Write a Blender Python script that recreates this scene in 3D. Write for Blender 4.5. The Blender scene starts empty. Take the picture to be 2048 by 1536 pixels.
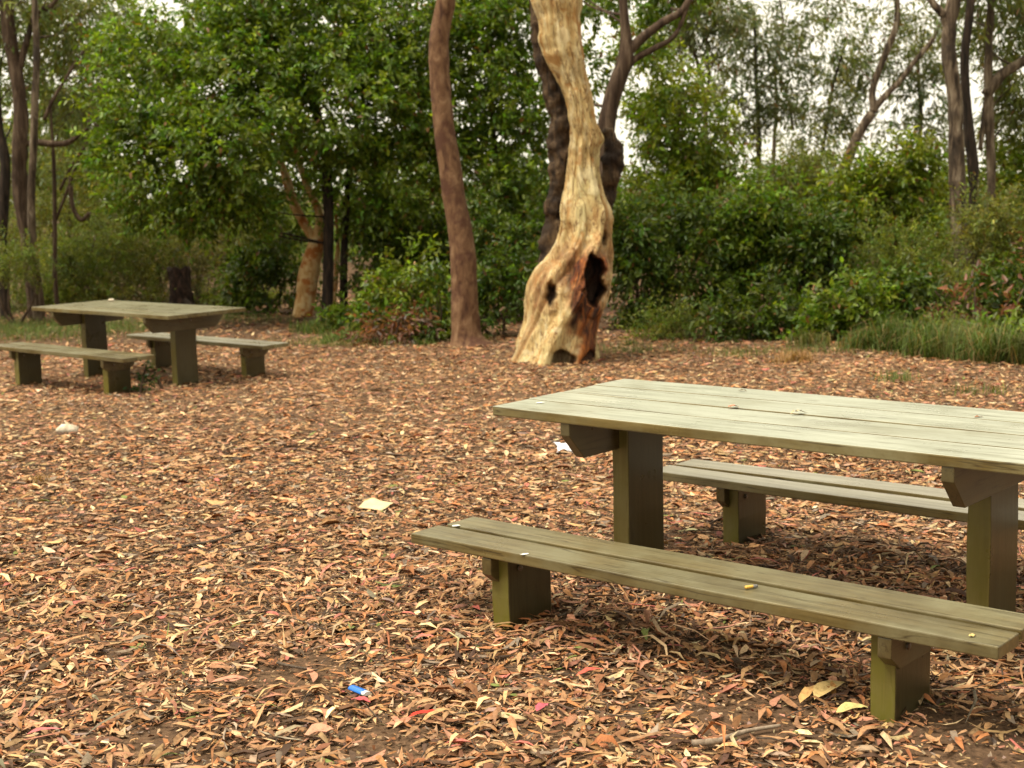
import bpy, math
import numpy as np
from mathutils import Matrix, Vector

# ------------------------------------------------------------------ camera, sky, sun, exposure
sc = bpy.context.scene
F_PX, PITCH, ROLL, CAM_H = 2825.4, math.radians(7.957), math.radians(-1.389), 1.6136
_cp, _sp, _cr, _sr = math.cos(PITCH), math.sin(PITCH), math.cos(ROLL), math.sin(ROLL)
cam_data = bpy.data.cameras.new('camera')
cam_data.sensor_width = 36.0
cam_data.lens = 36.0 * F_PX / 2048.0
cam_data.clip_end = 900.0
cam_data.dof.use_dof = True
cam_data.dof.focus_distance = 4.7
cam_data.dof.aperture_fstop = 5.0
cam = bpy.data.objects.new('camera', cam_data)
sc.collection.objects.link(cam)
_f = Vector((0, _cp, -_sp)); _u0 = Vector((0, _sp, _cp)); _r0 = Vector((1, 0, 0))
_R = _r0 * _cr + _u0 * _sr; _U = _u0 * _cr - _r0 * _sr
m = Matrix((_R, _U, -_f)).transposed().to_4x4()
m.translation = (0, 0, CAM_H)
cam.matrix_world = m
sc.camera = cam

SUN_EL, SUN_AZ = math.radians(65), math.radians(246)      # azimuth clockwise from +Y: behind the camera, to its left
w = bpy.data.worlds.new('World'); sc.world = w; w.use_nodes = True
nt = w.node_tree; nt.nodes.clear()
sky = nt.nodes.new('ShaderNodeTexSky'); sky.sky_type = 'NISHITA'; sky.sun_disc = False
sky.sun_elevation = SUN_EL; sky.sun_rotation = SUN_AZ
sky.air_density = 1.0; sky.dust_density = 5.0; sky.ozone_density = 1.0
hs = nt.nodes.new('ShaderNodeHueSaturation'); hs.inputs['Saturation'].default_value = 0.10
warm = nt.nodes.new('ShaderNodeMixRGB'); warm.blend_type = 'MULTIPLY'; warm.inputs[0].default_value = 1.0
warm.inputs[2].default_value = (1.0, 0.93, 0.78, 1)
bg = nt.nodes.new('ShaderNodeBackground'); bg.inputs['Strength'].default_value = 0.068
wo = nt.nodes.new('ShaderNodeOutputWorld')
nt.links.new(sky.outputs[0], hs.inputs['Color']); nt.links.new(hs.outputs[0], warm.inputs[1])
cloud = nt.nodes.new('ShaderNodeMixRGB'); cloud.inputs[0].default_value = 0.86       # even overcast layer over the clear sky
cloud.inputs[2].default_value = (6.9, 6.4, 5.2, 1)
nt.links.new(warm.outputs[0], cloud.inputs[1]); nt.links.new(cloud.outputs[0], bg.inputs[0]); nt.links.new(bg.outputs[0], wo.inputs[0])

sun = bpy.data.lights.new('sun', 'SUN'); sun.energy = 1.5; sun.angle = math.radians(30); sun.color = (1.0, 0.91, 0.75)
sun_o = bpy.data.objects.new('sun', sun); sc.collection.objects.link(sun_o)
_sd = Vector((math.sin(SUN_AZ) * math.cos(SUN_EL), math.cos(SUN_AZ) * math.cos(SUN_EL), math.sin(SUN_EL)))
sun_o.rotation_euler = _sd.to_track_quat('Z', 'Y').to_euler()

vs = sc.view_settings
vs.view_transform = 'Standard'; vs.look = 'None'; vs.gamma = 1.0; vs.use_curve_mapping = False
vs.exposure = 1.84
cy = sc.cycles
cy.max_bounces = 7; cy.diffuse_bounces = 4; cy.glossy_bounces = 2; cy.transmission_bounces = 4
cy.transparent_max_bounces = 4; cy.caustics_reflective = False; cy.caustics_refractive = False
cy.use_denoising = True

# ------------------------------------------------------------------ helpers
rng = np.random.default_rng(7)
COL = sc.collection

def at(px, py, D):
    """world point seen at photo pixel (px, py), D metres in front of the camera along +Y"""
    dx, dy = px - 1024.0, py - 768.0
    a = (dx * _cr + dy * _sr) / F_PX; v = -(-dx * _sr + dy * _cr) / F_PX
    y = _cp + v * _sp; z = -_sp + v * _cp
    k = D / y
    return np.array([a * k, D, CAM_H + z * k])

def mpp(D): return D / F_PX                                # metres per photo pixel at distance D

def _hash(ix, iy, iz, seed):
    h = (ix * 374761393 + iy * 668265263 + iz * 2147483647 + seed * 974711) & 0xffffffff
    h = ((h ^ (h >> 13)) * 1274126177) & 0xffffffff
    return ((h ^ (h >> 16)) & 0xffff) / 65535.0

def noise3(p, seed=0):
    """value noise in -1..1 for an (N,3) array"""
    p = np.asarray(p, float); i = np.floor(p).astype(np.int64); f = p - i; f = f * f * (3 - 2 * f)
    out = 0
    for dx in (0, 1):
        for dy in (0, 1):
            for dz in (0, 1):
                wgt = (f[:, 0] if dx else 1 - f[:, 0]) * (f[:, 1] if dy else 1 - f[:, 1]) * (f[:, 2] if dz else 1 - f[:, 2])
                out = out + wgt * _hash(i[:, 0] + dx, i[:, 1] + dy, i[:, 2] + dz, seed)
    return out * 2 - 1

def fbm(p, seed=0, oct=3):
    p = np.asarray(p, float); s = 0; a = 1; t = 0
    for k in range(oct):
        s = s + a * noise3(p * 2 ** k, seed + k); t += a; a *= .5
    return s / t

def gz(x, y):
    """height of the ground"""
    x = np.asarray(x, float); y = np.asarray(y, float)
    base = -0.0254 * np.clip(y - 5.6, 0, 8.8)
    p = np.stack([np.ravel(x + 0 * y), np.ravel(y + 0 * x), np.zeros(np.size(x + 0 * y))], 1)
    n = (0.016 * noise3(p * 0.9, 3) + 0.008 * noise3(p * 3.1, 5)).reshape(np.shape(x + 0 * y))
    return base + n

def gz1(x, y): return float(gz(np.array([x]), np.array([y]))[0])

def hit(px, py):
    """ground point seen at photo pixel"""
    z = 0.0
    for _ in range(4):
        q = at(px, py, 1.0)
        k = (z - CAM_H) / (q[2] - CAM_H)
        x, y = q[0] * k, k
        z = gz1(x, y)
    return np.array([x, y, z])

def mesh_np(name, verts, faces_list, mat, parent=None, col=None, attrs=None, smooth=False):
    """faces_list: list of (N,k) index arrays"""
    me = bpy.data.meshes.new(name)
    verts = np.ascontiguousarray(verts, np.float32)
    me.vertices.add(len(verts)); me.vertices.foreach_set('co', verts.ravel())
    tot = sum(f.size for f in faces_list); npoly = sum(len(f) for f in faces_list)
    me.loops.add(tot); me.polygons.add(npoly)
    me.loops.foreach_set('vertex_index', np.concatenate([f.ravel() for f in faces_list]).astype(np.int32))
    ls = []; o = 0
    for f in faces_list:
        ls.append(o + np.arange(len(f)) * f.shape[1]); o += f.size
    me.polygons.foreach_set('loop_start', np.concatenate(ls).astype(np.int32))
    if smooth: me.polygons.foreach_set('use_smooth', np.ones(npoly, bool))
    me.update(calc_edges=True)
    if col is not None:
        a = me.color_attributes.new('col', 'FLOAT_COLOR', 'POINT')
        c = np.ones((len(verts), 4), np.float32); c[:, :3] = col
        a.data.foreach_set('color', c.ravel())
    for k, v in (attrs or {}).items():
        a = me.attributes.new(k, 'FLOAT', 'POINT'); a.data.foreach_set('value', np.ascontiguousarray(v, np.float32))
    me.materials.append(mat)
    return link(name, me, parent)

def link(name, me, parent=None):
    o = bpy.data.objects.new(name, me); COL.objects.link(o)
    if parent is not None: o.parent = parent
    return o

def tag(o, label=None, cat=None, group=None, kind=None):
    if label: o['label'] = label
    if cat: o['category'] = cat
    if group: o['group'] = group
    if kind: o['kind'] = kind
    return o

def empty(name, loc=(0, 0, 0), rz=0.0):
    o = bpy.data.objects.new(name, None); o.location = [float(c) for c in loc]; o.rotation_euler = (0, 0, rz)
    o.empty_display_size = .1
    COL.objects.link(o); return o

def norm(v): return v / np.maximum(np.linalg.norm(v, axis=-1, keepdims=True), 1e-9)

# ------------------------------------------------------------------ materials
def mat(name):
    m_ = bpy.data.materials.new(name); m_.use_nodes = True
    t = m_.node_tree; b = t.nodes['Principled BSDF']
    return m_, t, b

def N(t, kind, **kw):
    n = t.nodes.new(kind)
    for k, v in kw.items(): setattr(n, k, v)
    return n

def ramp(t, fac, stops, interp='LINEAR'):
    r = N(t, 'ShaderNodeValToRGB'); r.color_ramp.interpolation = interp
    e = r.color_ramp.elements
    while len(e) < len(stops): e.new(0.5)
    for i, (p, c) in enumerate(stops):
        e[i].position = p; e[i].color = (c[0], c[1], c[2], 1)
    t.links.new(fac, r.inputs[0]); return r.outputs[0]

def noise_tex(t, scale, detail=4, rough=.55, vec=None, mscale=None, kind='Object', dist=0.0):
    tc = N(t, 'ShaderNodeTexCoord'); src = vec or tc.outputs[kind]
    if mscale:
        mp = N(t, 'ShaderNodeMapping'); mp.inputs['Scale'].default_value = mscale
        t.links.new(src, mp.inputs['Vector']); src = mp.outputs[0]
    n = N(t, 'ShaderNodeTexNoise'); n.inputs['Scale'].default_value = scale; n.inputs['Detail'].default_value = detail
    n.inputs['Roughness'].default_value = rough; n.inputs['Distortion'].default_value = dist
    t.links.new(src, n.inputs['Vector']); return n.outputs['Fac']

def mix(t, fac, a, b, blend='MIX'):
    n = N(t, 'ShaderNodeMixRGB', blend_type=blend)
    for sock, v in ((n.inputs[0], fac), (n.inputs[1], a), (n.inputs[2], b)):
        if isinstance(v, (int, float)): sock.default_value = v
        elif isinstance(v, tuple): sock.default_value = (v[0], v[1], v[2], 1)
        else: t.links.new(v, sock)
    return n.outputs[0]

def bump(t, b, h, strength, dist):
    n = N(t, 'ShaderNodeBump'); n.inputs['Strength'].default_value = strength; n.inputs['Distance'].default_value = dist
    t.links.new(h, n.inputs['Height']); t.links.new(n.outputs[0], b.inputs['Normal'])

def attr_leaf(name, rough=.5, transl=.3, spec=.4):
    m_, t, b = mat(name)
    a = N(t, 'ShaderNodeAttribute', attribute_name='col')
    blot = ramp(t, noise_tex(t, 55 if not transl else 20, 4, .65), [(.30, (.55, .50, .45)), (.50, (1, 1, 1)), (.72, (1.25, 1.22, 1.15))])
    base_c = mix(t, 1.0, a.outputs['Color'], blot, 'MULTIPLY') if not transl else a.outputs['Color']
    t.links.new(base_c, b.inputs['Base Color'])
    b.inputs['Roughness'].default_value = rough; b.inputs['Specular IOR Level'].default_value = spec
    if transl:
        tr = N(t, 'ShaderNodeBsdfTranslucent'); mx = N(t, 'ShaderNodeMixShader'); mx.inputs[0].default_value = transl
        br = mix(t, 1.0, a.outputs['Color'], (1.5, 1.6, .7), 'MULTIPLY')
        t.links.new(br, tr.inputs[0])
        t.links.new(b.outputs[0], mx.inputs[1]); t.links.new(tr.outputs[0], mx.inputs[2])
        t.links.new(mx.outputs[0], t.nodes['Material Output'].inputs[0])
    return m_

M = {}
M['leaf'] = attr_leaf('living_leaf', .40, .40, .40)
M['litter'] = attr_leaf('dry_leaf', .7, 0, .25)
M['grass'] = attr_leaf('grass_blade', .55, .25, .3)

def wood(name, mscale, moss_shade, bleach=0.0, grey=0.0, dark=0.0):
    m_, t, b = mat(name)
    oi = N(t, 'ShaderNodeObjectInfo')
    tc = N(t, 'ShaderNodeTexCoord')
    off = N(t, 'ShaderNodeVectorMath', operation='ADD')
    sc_ = N(t, 'ShaderNodeVectorMath', operation='SCALE'); sc_.inputs[0].default_value = (3, 7, 5)
    t.links.new(oi.outputs['Random'], sc_.inputs['Scale'])
    t.links.new(tc.outputs['Object'], off.inputs[0]); t.links.new(sc_.outputs[0], off.inputs[1])
    v = off.outputs[0]
    grain = noise_tex(t, 1.0, 7, .65, v, mscale, dist=.4)
    blot = noise_tex(t, 3.2, 5, .6, v)
    fine = noise_tex(t, 60, 4, .6, v)
    c = ramp(t, grain, [(.30, (.052, .036, .011)), (.46, (.110, .080, .027)), (.60, (.160, .119, .043)), (.75, (.22, .175, .078))])
    c2 = mix(t, ramp(t, blot, [(.42, (0, 0, 0)), (.62, (1, 1, 1))]), c, (.170, .148, .075))
    c3 = mix(t, ramp(t, fine, [(.55, (0, 0, 0)), (.75, (.55, .55, .55))]), c2, (.105, .085, .035))
    spl = noise_tex(t, 1.0, 3, .5, v, tuple(q * .55 for q in mscale), dist=.5)             # drying splits
    c3 = mix(t, ramp(t, spl, [(.485, (0, 0, 0)), (.50, (.85, .85, .85)), (.515, (0, 0, 0))]), c3, (.040, .028, .012))
    stn = noise_tex(t, 1.7, 4, .65, v, (1, 1.6, 1.6))
    c3 = mix(t, ramp(t, stn, [(.52, (0, 0, 0)), (.68, (.6, .6, .6))]), c3, (.075, .056, .024))
    # each board a little different
    tone = N(t, 'ShaderNodeMapRange'); tone.inputs['To Min'].default_value = .86; tone.inputs['To Max'].default_value = 1.12
    t.links.new(oi.outputs['Random'], tone.inputs['Value'])
    hsv = N(t, 'ShaderNodeHueSaturation'); t.links.new(tone.outputs[0], hsv.inputs['Value']); t.links.new(c3, hsv.inputs['Color'])
    c4 = hsv.outputs[0]
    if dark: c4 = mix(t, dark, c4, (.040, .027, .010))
    if bleach:                                             # upper faces bleached by the weather
        ge = N(t, 'ShaderNodeNewGeometry'); sx = N(t, 'ShaderNodeSeparateXYZ'); t.links.new(ge.outputs['True Normal'], sx.inputs[0])
        mr = N(t, 'ShaderNodeMapRange'); mr.inputs['From Min'].default_value = .6; mr.inputs['From Max'].default_value = .95; mr.inputs['To Max'].default_value = bleach
        t.links.new(sx.outputs['Z'], mr.inputs['Value'])
        gr = ramp(t, grain, [(.30, (.255, .272, .212)), (.50, (.350, .372, .300)), (.68, (.430, .455, .380))])
        gr = mix(t, ramp(t, spl, [(.485, (0, 0, 0)), (.50, (.8, .8, .8)), (.515, (0, 0, 0))]), gr, (.10, .085, .045))
        gr = mix(t, ramp(t, stn, [(.50, (0, 0, 0)), (.70, (.55, .55, .55))]), gr, (.175, .165, .095))
        if grey: gr = mix(t, grey, gr, ramp(t, grain, [(.3, (.16, .145, .12)), (.6, (.31, .29, .25))]))
        c4 = mix(t, mr.outputs[0], c4, gr)
    if moss_shade:                                               # algae on the weathered feet, and shade painted on all but front faces
        geo = N(t, 'ShaderNodeSeparateXYZ'); t.links.new(tc.outputs['Object'], geo.inputs[0])
        mr = N(t, 'ShaderNodeMapRange'); mr.inputs['From Min'].default_value = .75; mr.inputs['From Max'].default_value = 0.0
        t.links.new(geo.outputs['Z'], mr.inputs['Value'])
        mul = N(t, 'ShaderNodeMath', operation='MULTIPLY'); t.links.new(mr.outputs[0], mul.inputs[0])
        ms = ramp(t, noise_tex(t, 4.5, 5, .7, v, (1, 1, .5)), [(.42, (0, 0, 0)), (.62, (.9, .9, .9))])
        t.links.new(ms, mul.inputs[1])
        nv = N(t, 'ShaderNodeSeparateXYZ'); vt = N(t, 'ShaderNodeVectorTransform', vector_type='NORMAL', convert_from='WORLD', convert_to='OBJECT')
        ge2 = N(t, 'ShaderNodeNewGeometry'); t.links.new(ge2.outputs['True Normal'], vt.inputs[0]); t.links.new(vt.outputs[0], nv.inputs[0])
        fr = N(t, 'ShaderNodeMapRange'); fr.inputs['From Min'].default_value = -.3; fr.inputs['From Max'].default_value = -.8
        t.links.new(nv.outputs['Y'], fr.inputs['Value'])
        c4 = mix(t, fr.outputs[0], mix(t, .82, c4, (.030, .024, .007)), mix(t, .5, c4, (.150, .130, .030)))  # faces off the front darkened: their shade is painted into the colour
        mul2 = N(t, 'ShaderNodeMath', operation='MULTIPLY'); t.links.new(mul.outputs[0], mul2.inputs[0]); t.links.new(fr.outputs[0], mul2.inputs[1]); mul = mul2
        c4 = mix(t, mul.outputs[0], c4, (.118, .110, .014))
    t.links.new(c4, b.inputs['Base Color'])
    rr = ramp(t, blot, [(.3, (.24, .24, .24)), (.7, (.42, .42, .42))])
    t.links.new(rr, b.inputs['Roughness'])
    b.inputs['Specular IOR Level'].default_value = .5
    hh = mix(t, .35, grain, fine)
    bump(t, b, hh, .30, .003)
    return m_
M['plank'] = wood('weathered_plank', (1.6, 38, 38), False, .10)
M['plank_pale'] = wood('bleached_plank', (1.6, 38, 38), False, .85)
M['plank_grey'] = wood('greyed_plank', (1.6, 38, 38), False, .70, .8)
M['plank_old'] = wood('old_plank', (1.6, 38, 38), False, .25)
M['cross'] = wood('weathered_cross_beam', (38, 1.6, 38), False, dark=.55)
M['post'] = wood('weathered_shaded_post', (38, 38, 1.8), True)

m_, t, b = mat('rusty_bolt'); b.inputs['Metallic'].default_value = .6; b.inputs['Roughness'].default_value = .55
t.links.new(ramp(t, noise_tex(t, 90), [(.4, (.22, .2, .17)), (.65, (.12, .06, .03))]), b.inputs['Base Color']); M['bolt'] = m_

def bark(name, stops, mscale, scale=1.0, strength=.6, dist=.02, patch=None, rough=.85):
    m_, t, b = mat(name)
    n1 = noise_tex(t, scale, 8, .62, None, mscale, dist=.6)
    c = ramp(t, n1, stops)
    if patch:
        n2 = noise_tex(t, patch[0], 5, .6)
        c = mix(t, ramp(t, n2, [(patch[1], (0, 0, 0)), (patch[1] + patch[3], (1, 1, 1))]), c, patch[2])
    t.links.new(c, b.inputs['Base Color']); b.inputs['Roughness'].default_value = rough
    b.inputs['Specular IOR Level'].default_value = .25
    bump(t, b, n1, strength, dist)
    return m_
M['bark_red'] = bark('red_brown_bark', [(.34, (.055, .024, .014)), (.46, (.124, .063, .032)), (.58, (.182, .103, .055)), (.72, (.27, .168, .098))],
                     (5, 5, 2.2), 2.2, .8, .03, (3.2, .52, (.085, .038, .022), .10))
M['bark_grey'] = bark('grey_brown_bark', [(.36, (.020, .013, .009)), (.48, (.070, .048, .031)), (.58, (.155, .115, .078)), (.70, (.31, .26, .19))],
                      (9, 9, 1.5), 1.4, .9, .03, (2.2, .55, (.035, .026, .020), .12))
M['bark_dark'] = bark('charred_bark', [(.36, (.010, .008, .007)), (.55, (.038, .026, .019)), (.74, (.095, .062, .042))],
                      (12, 12, 2.0), 1.4, 1.0, .03)
M['bark_brown'] = bark('brown_bark', [(.34, (.026, .014, .008)), (.50, (.066, .041, .026)), (.62, (.125, .085, .056)), (.76, (.21, .155, .108))],
                       (10, 10, 1.4), 1.4, .9, .03, (2.0, .58, (.030, .020, .014), .12))
M['bark_pale'] = bark('pale_peeling_bark', [(.30, (.30, .135, .045)), (.45, (.50, .30, .12)), (.58, (.58, .42, .22)), (.72, (.62, .50, .31))],
                      (7, 7, 3.5), 2.0, .8, .03, (6.0, .52, (.36, .13, .035), .06))

M['bark_stump'] = bark('charred_stump_wood', [(.36, (.008, .005, .004)), (.55, (.034, .018, .012)), (.72, (.085, .045, .030))], (14, 14, 6), 1.4, 1.0, .05)
M['bark_burnt'] = bark('burnt_rough_bark', [(.36, (.016, .010, .006)), (.50, (.060, .036, .019)), (.62, (.125, .080, .042)), (.76, (.21, .155, .085))],
                       (9, 9, 3.0), 1.6, 1.0, .05, (3.0, .50, (.020, .012, .008), .12))
# gnarled trunk: char and rust come from attributes of the trunk itself
m_, t, b = mat('pale_gnarled_wood')
g1 = noise_tex(t, 1.0, 8, .6, None, (13, 13, 2.2), dist=1.2)
g2 = noise_tex(t, 2.3, 5, .6, None, (1, 1, .6))
g3 = noise_tex(t, 22, 6, .65, None, (1, 1, .5))
g4 = noise_tex(t, 4.2, 4, .55, None, (1.2, 1.2, .5))
c = ramp(t, g1, [(.28, (.25, .135, .045)), (.42, (.45, .305, .125)), (.55, (.55, .425, .205)), (.70, (.62, .52, .300))])
c = mix(t, ramp(t, g2, [(.50, (0, 0, 0)), (.66, (.75, .75, .75))]), c, (.40, .365, .175))
c = mix(t, ramp(t, g4, [(.58, (0, 0, 0)), (.70, (.8, .8, .8))]), c, (.42, .20, .065))
c = mix(t, ramp(t, g3, [(.56, (0, 0, 0)), (.70, (.7, .7, .7))]), c, (.20, .105, .04))
crk = noise_tex(t, 1.0, 3, .6, None, (7, 7, 1.3), dist=2.2)
c = mix(t, ramp(t, crk, [(.455, (0, 0, 0)), (.49, (.9, .9, .9)), (.52, (0, 0, 0))]), c, (.115, .05, .018))
flk = noise_tex(t, 6.5, 3, .5, None, (1, 1, .7), dist=1.0)
c = mix(t, ramp(t, flk, [(.57, (0, 0, 0)), (.61, (.5, .5, .5))]), c, (.58, .50, .31))
c = mix(t, ramp(t, flk, [(.34, (.7, .7, .7)), (.40, (0, 0, 0))]), c, (.36, .18, .05))
at_ = N(t, 'ShaderNodeAttribute', attribute_name='col'); sp_ = N(t, 'ShaderNodeSeparateColor'); t.links.new(at_.outputs['Color'], sp_.inputs[0])
c = mix(t, sp_.outputs[2], c, ramp(t, g3, [(.35, (.15, .075, .03)), (.65, (.36, .185, .07))]))
rc = ramp(t, g1, [(.38, (.030, .009, .005)), (.5, (.135, .036, .010)), (.62, (.34, .115, .024))])
c = mix(t, sp_.outputs[0], c, rc)
cc = ramp(t, g1, [(.38, (.009, .006, .005)), (.52, (.034, .018, .011)), (.68, (.085, .042, .022))])
c = mix(t, sp_.outputs[1], c, cc)
t.links.new(c, b.inputs['Base Color']); b.inputs['Roughness'].default_value = .75; b.inputs['Specular IOR Level'].default_value = .3
bump(t, b, mix(t, .5, mix(t, .4, g1, g3), mix(t, .5, crk, flk)), 1.0, .06); M['gnarled'] = m_

m_, t, b = mat('forest_soil')
s1 = noise_tex(t, 1.4, 6, .6); s2 = noise_tex(t, 38, 6, .7); s3 = noise_tex(t, 9, 5, .6)
c = ramp(t, s2, [(.34, (.042, .025, .014)), (.50, (.115, .068, .038)), (.64, (.185, .110, .062)), (.76, (.29, .18, .105))])
c = mix(t, ramp(t, s1, [(.42, (0, 0, 0)), (.62, (.6, .6, .6))]), c, (.095, .057, .034))
c = mix(t, ramp(t, s3, [(.56, (0, 0, 0)), (.70, (.5, .5, .5))]), c, (.05, .031, .02))
t.links.new(c, b.inputs['Base Color']); b.inputs['Roughness'].default_value = .95; b.inputs['Specular IOR Level'].default_value = .15
bump(t, b, mix(t, .5, s2, s3), 1.0, .02); M['soil'] = m_

def plain(name, stops, scale=30, rough=.6, strength=.2, dist=.003, spec=.4):
    m_, t, b = mat(name); n = noise_tex(t, scale, 5, .6)
    t.links.new(ramp(t, n, stops), b.inputs['Base Color']); b.inputs['Roughness'].default_value = rough
    b.inputs['Specular IOR Level'].default_value = spec
    bump(t, b, n, strength, dist); return m_
M['paper'] = plain('white_paper', [(.3, (.66, .63, .68)), (.7, (.80, .78, .80))], 25)
M['card'] = plain('tan_card', [(.3, (.55, .40, .21)), (.7, (.66, .52, .31))], 18)
M['stone'] = plain('pale_stone', [(.35, (.36, .29, .20)), (.6, (.66, .59, .48))], 22, .8, .6, .006)
M['blue'] = plain('blue_plastic', [(.3, (.010, .12, .52)), (.7, (.015, .17, .60))], 12, .25, 0, .001, .6)
M['metal'] = plain('light_metal', [(.3, (.5, .5, .5)), (.7, (.62, .62, .62))], 12, .3, 0, .001, .6)
M['white_dirt'] = plain('white_dropping', [(.3, (.60, .60, .55)), (.7, (.80, .80, .76))], 80, .8)
M['cork'] = plain('yellow_filter', [(.3, (.62, .36, .06)), (.7, (.72, .45, .10))], 80, .7)
M['ash'] = plain('grey_ash', [(.3, (.06, .055, .05)), (.7, (.30, .29, .28))], 120, .9)
M['stick'] = bark('dry_stick', [(.35, (.035, .025, .018)), (.6, (.11, .08, .058))], (20, 20, 20), 2, .5, .002)
M['stick_pale'] = bark('pale_dry_stick', [(.35, (.16, .115, .08)), (.6, (.30, .235, .175))], (20, 20, 20), 2, .5, .002)

# ------------------------------------------------------------------ generic shape builders
class MB:
    def __init__(s): s.v = []; s.f = []
    def add(s, v, f):
        o = len(s.v); s.v += [tuple(map(float, p)) for p in v]; s.f += [tuple(i + o for i in q) for q in f]
    def build(s, name, mat_, parent=None, smooth=False, bevel=0):
        me = bpy.data.meshes.new(name); me.from_pydata(s.v, [], s.f); me.materials.append(mat_); me.validate()
        if smooth: me.polygons.foreach_set('use_smooth', [True] * len(me.polygons))
        o = link(name, me, parent)
        if bevel:
            b_ = o.modifiers.new('bevel', 'BEVEL'); b_.width = bevel; b_.segments = 2; b_.limit_method = 'ANGLE'
        return o

def catmull(pts, n):
    P = np.array(pts, float); P = np.vstack([2 * P[0] - P[1], P, 2 * P[-1] - P[-2]])
    out = []
    for i in range(1, len(P) - 2):
        for k in range(n):
            u = k / n
            a, b_, c_, d = P[i - 1], P[i], P[i + 1], P[i + 2]
            out.append(.5 * (2 * b_ + (c_ - a) * u + (2 * a - 5 * b_ + 4 * c_ - d) * u * u + (3 * b_ - a - 3 * c_ + d) * u ** 3))
    out.append(P[-2]); return np.array(out)

def tube_np(pts, seg=10, sub=5, rough=.08, seed=0, freq=6.0):
    """pts: list of (x,y,z,r). returns verts, quads, tip caps"""
    C = catmull(pts, sub); P = C[:, :3]; r = np.maximum(C[:, 3], .0015)
    T = norm(np.gradient(P, axis=0))
    ref = np.where(np.abs(T[:, 2:3]) > .9, np.array([[0, 1., 0]]), np.array([[0, 0, 1.]]))
    A = norm(np.cross(T, ref))
    for i in range(1, len(A)):
        A[i] = A[i] - T[i] * (A[i] @ T[i]); A[i] /= max(np.linalg.norm(A[i]), 1e-9)
    B = np.cross(T, A)
    th = np.linspace(0, 2 * np.pi, seg, endpoint=False)
    d = A[:, None] * np.cos(th)[None, :, None] + B[:, None] * np.sin(th)[None, :, None]
    V = P[:, None] + d * r[:, None, None]
    if rough:
        n = fbm(V.reshape(-1, 3) * freq, seed, 3).reshape(len(P), seg)
        V = V + d * (n * rough * r[:, None])[:, :, None]
    n = len(P); i = np.arange(n - 1)[:, None] * seg; j = np.arange(seg)[None]; j2 = (j + 1) % seg
    Q = np.stack([i + j, i + j2, i + seg + j2, i + seg + j], -1).reshape(-1, 4)
    V = V.reshape(-1, 3)
    V = np.vstack([V, P[-1] + T[-1] * r[-1] * .5, P[0]])
    last = (n - 1) * seg
    tip = np.stack([last + j[0], last + j2[0], np.full(seg, len(V) - 2)], -1)
    bot = np.stack([j2[0], j[0], np.full(seg, len(V) - 1)], -1)
    return V, Q, np.vstack([tip, bot])

def join_tubes(name, tubes, mat_, parent=None, smooth=True):
    Vs, Qs, Ts = [], [], []; o = 0
    for (V, Q, T) in tubes:
        Vs.append(V); Qs.append(Q + o); Ts.append(T + o); o += len(V)
    return mesh_np(name, np.vstack(Vs), [np.vstack(Qs), np.vstack(Ts)], mat_, parent, smooth=smooth)

def leaves_np(pos, axis, nrm, L, Wd, fold=.25):
    """six-point leaves, folded along the midrib"""
    axis = norm(axis); side = norm(np.cross(axis, nrm)); up = np.cross(side, axis)
    L = L[:, None]; Wd = Wd[:, None]
    n = len(pos)
    V = np.empty((n, 6, 3))
    V[:, 0] = pos
    V[:, 1] = pos + axis * L * .34 + side * Wd * .5 + up * Wd * fold
    V[:, 2] = pos + axis * L * .70 + side * Wd * .36 + up * Wd * fold * .6 - up * L * .05
    V[:, 3] = pos + axis * L - up * L * .14
    V[:, 4] = pos + axis * L * .70 - side * Wd * .36 + up * Wd * fold * .6 - up * L * .05
    V[:, 5] = pos + axis * L * .34 - side * Wd * .5 + up * Wd * fold
    i = np.arange(n)[:, None] * 6
    Fq = np.concatenate([i + np.array([[0, 1, 2, 3]]), i + np.array([[0, 3, 4, 5]])])
    return V.reshape(-1, 3), Fq

def diamonds_np(pos, axis, nrm, L, Wd, fold=.25):
    """four-point leaves for what stands far off"""
    axis = norm(axis); side = norm(np.cross(axis, nrm)); up = np.cross(side, axis)
    L = L[:, None]; Wd = Wd[:, None]; n = len(pos); V = np.empty((n, 4, 3))
    V[:, 0] = pos; V[:, 1] = pos + axis * L * .45 + side * Wd * .5 + up * Wd * fold
    V[:, 2] = pos + axis * L - up * L * .1; V[:, 3] = pos + axis * L * .45 - side * Wd * .5 + up * Wd * fold
    i = np.arange(n)[:, None] * 4
    return V.reshape(-1, 3), np.concatenate([i + np.array([[0, 1, 2]]), i + np.array([[0, 2, 3]])])

STY = {  # leaf length, width, droop, leaves per spray, spray length, colour, colour spread
    'broad':  dict(L=.085, W=.036, droop=.25, k=11, tw=.34, c=(.106, .156, .014), s=.46),
    'dark':   dict(L=.080, W=.032, droop=.20, k=11, tw=.32, c=(.066, .100, .012), s=.46),
    'gum':    dict(L=.120, W=.022, droop=1.1, k=10, tw=.42, c=(.132, .150, .034), s=.40),
    'greygum': dict(L=.130, W=.026, droop=1.0, k=10, tw=.45, c=(.120, .140, .050), s=.36),
    'olive':  dict(L=.055, W=.014, droop=-.1, k=18, tw=.36, c=(.145, .152, .032), s=.46),
    'brown':  dict(L=.060, W=.014, droop=.0, k=16, tw=.38, c=(.155, .130, .052), s=.46),
    'bright': dict(L=.085, W=.034, droop=.25, k=11, tw=.34, c=(.145, .185, .016), s=.44),
    'heath':  dict(L=.045, W=.011, droop=-.3, k=22, tw=.34, c=(.128, .155, .026), s=.44),
    'weed':   dict(L=.045, W=.022, droop=.2, k=5, tw=.09, c=(.040, .085, .018), s=.40),
    'dead':   dict(L=.095, W=.032, droop=.5, k=9, tw=.34, c=(.150, .064, .036), s=.35),
}

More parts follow.
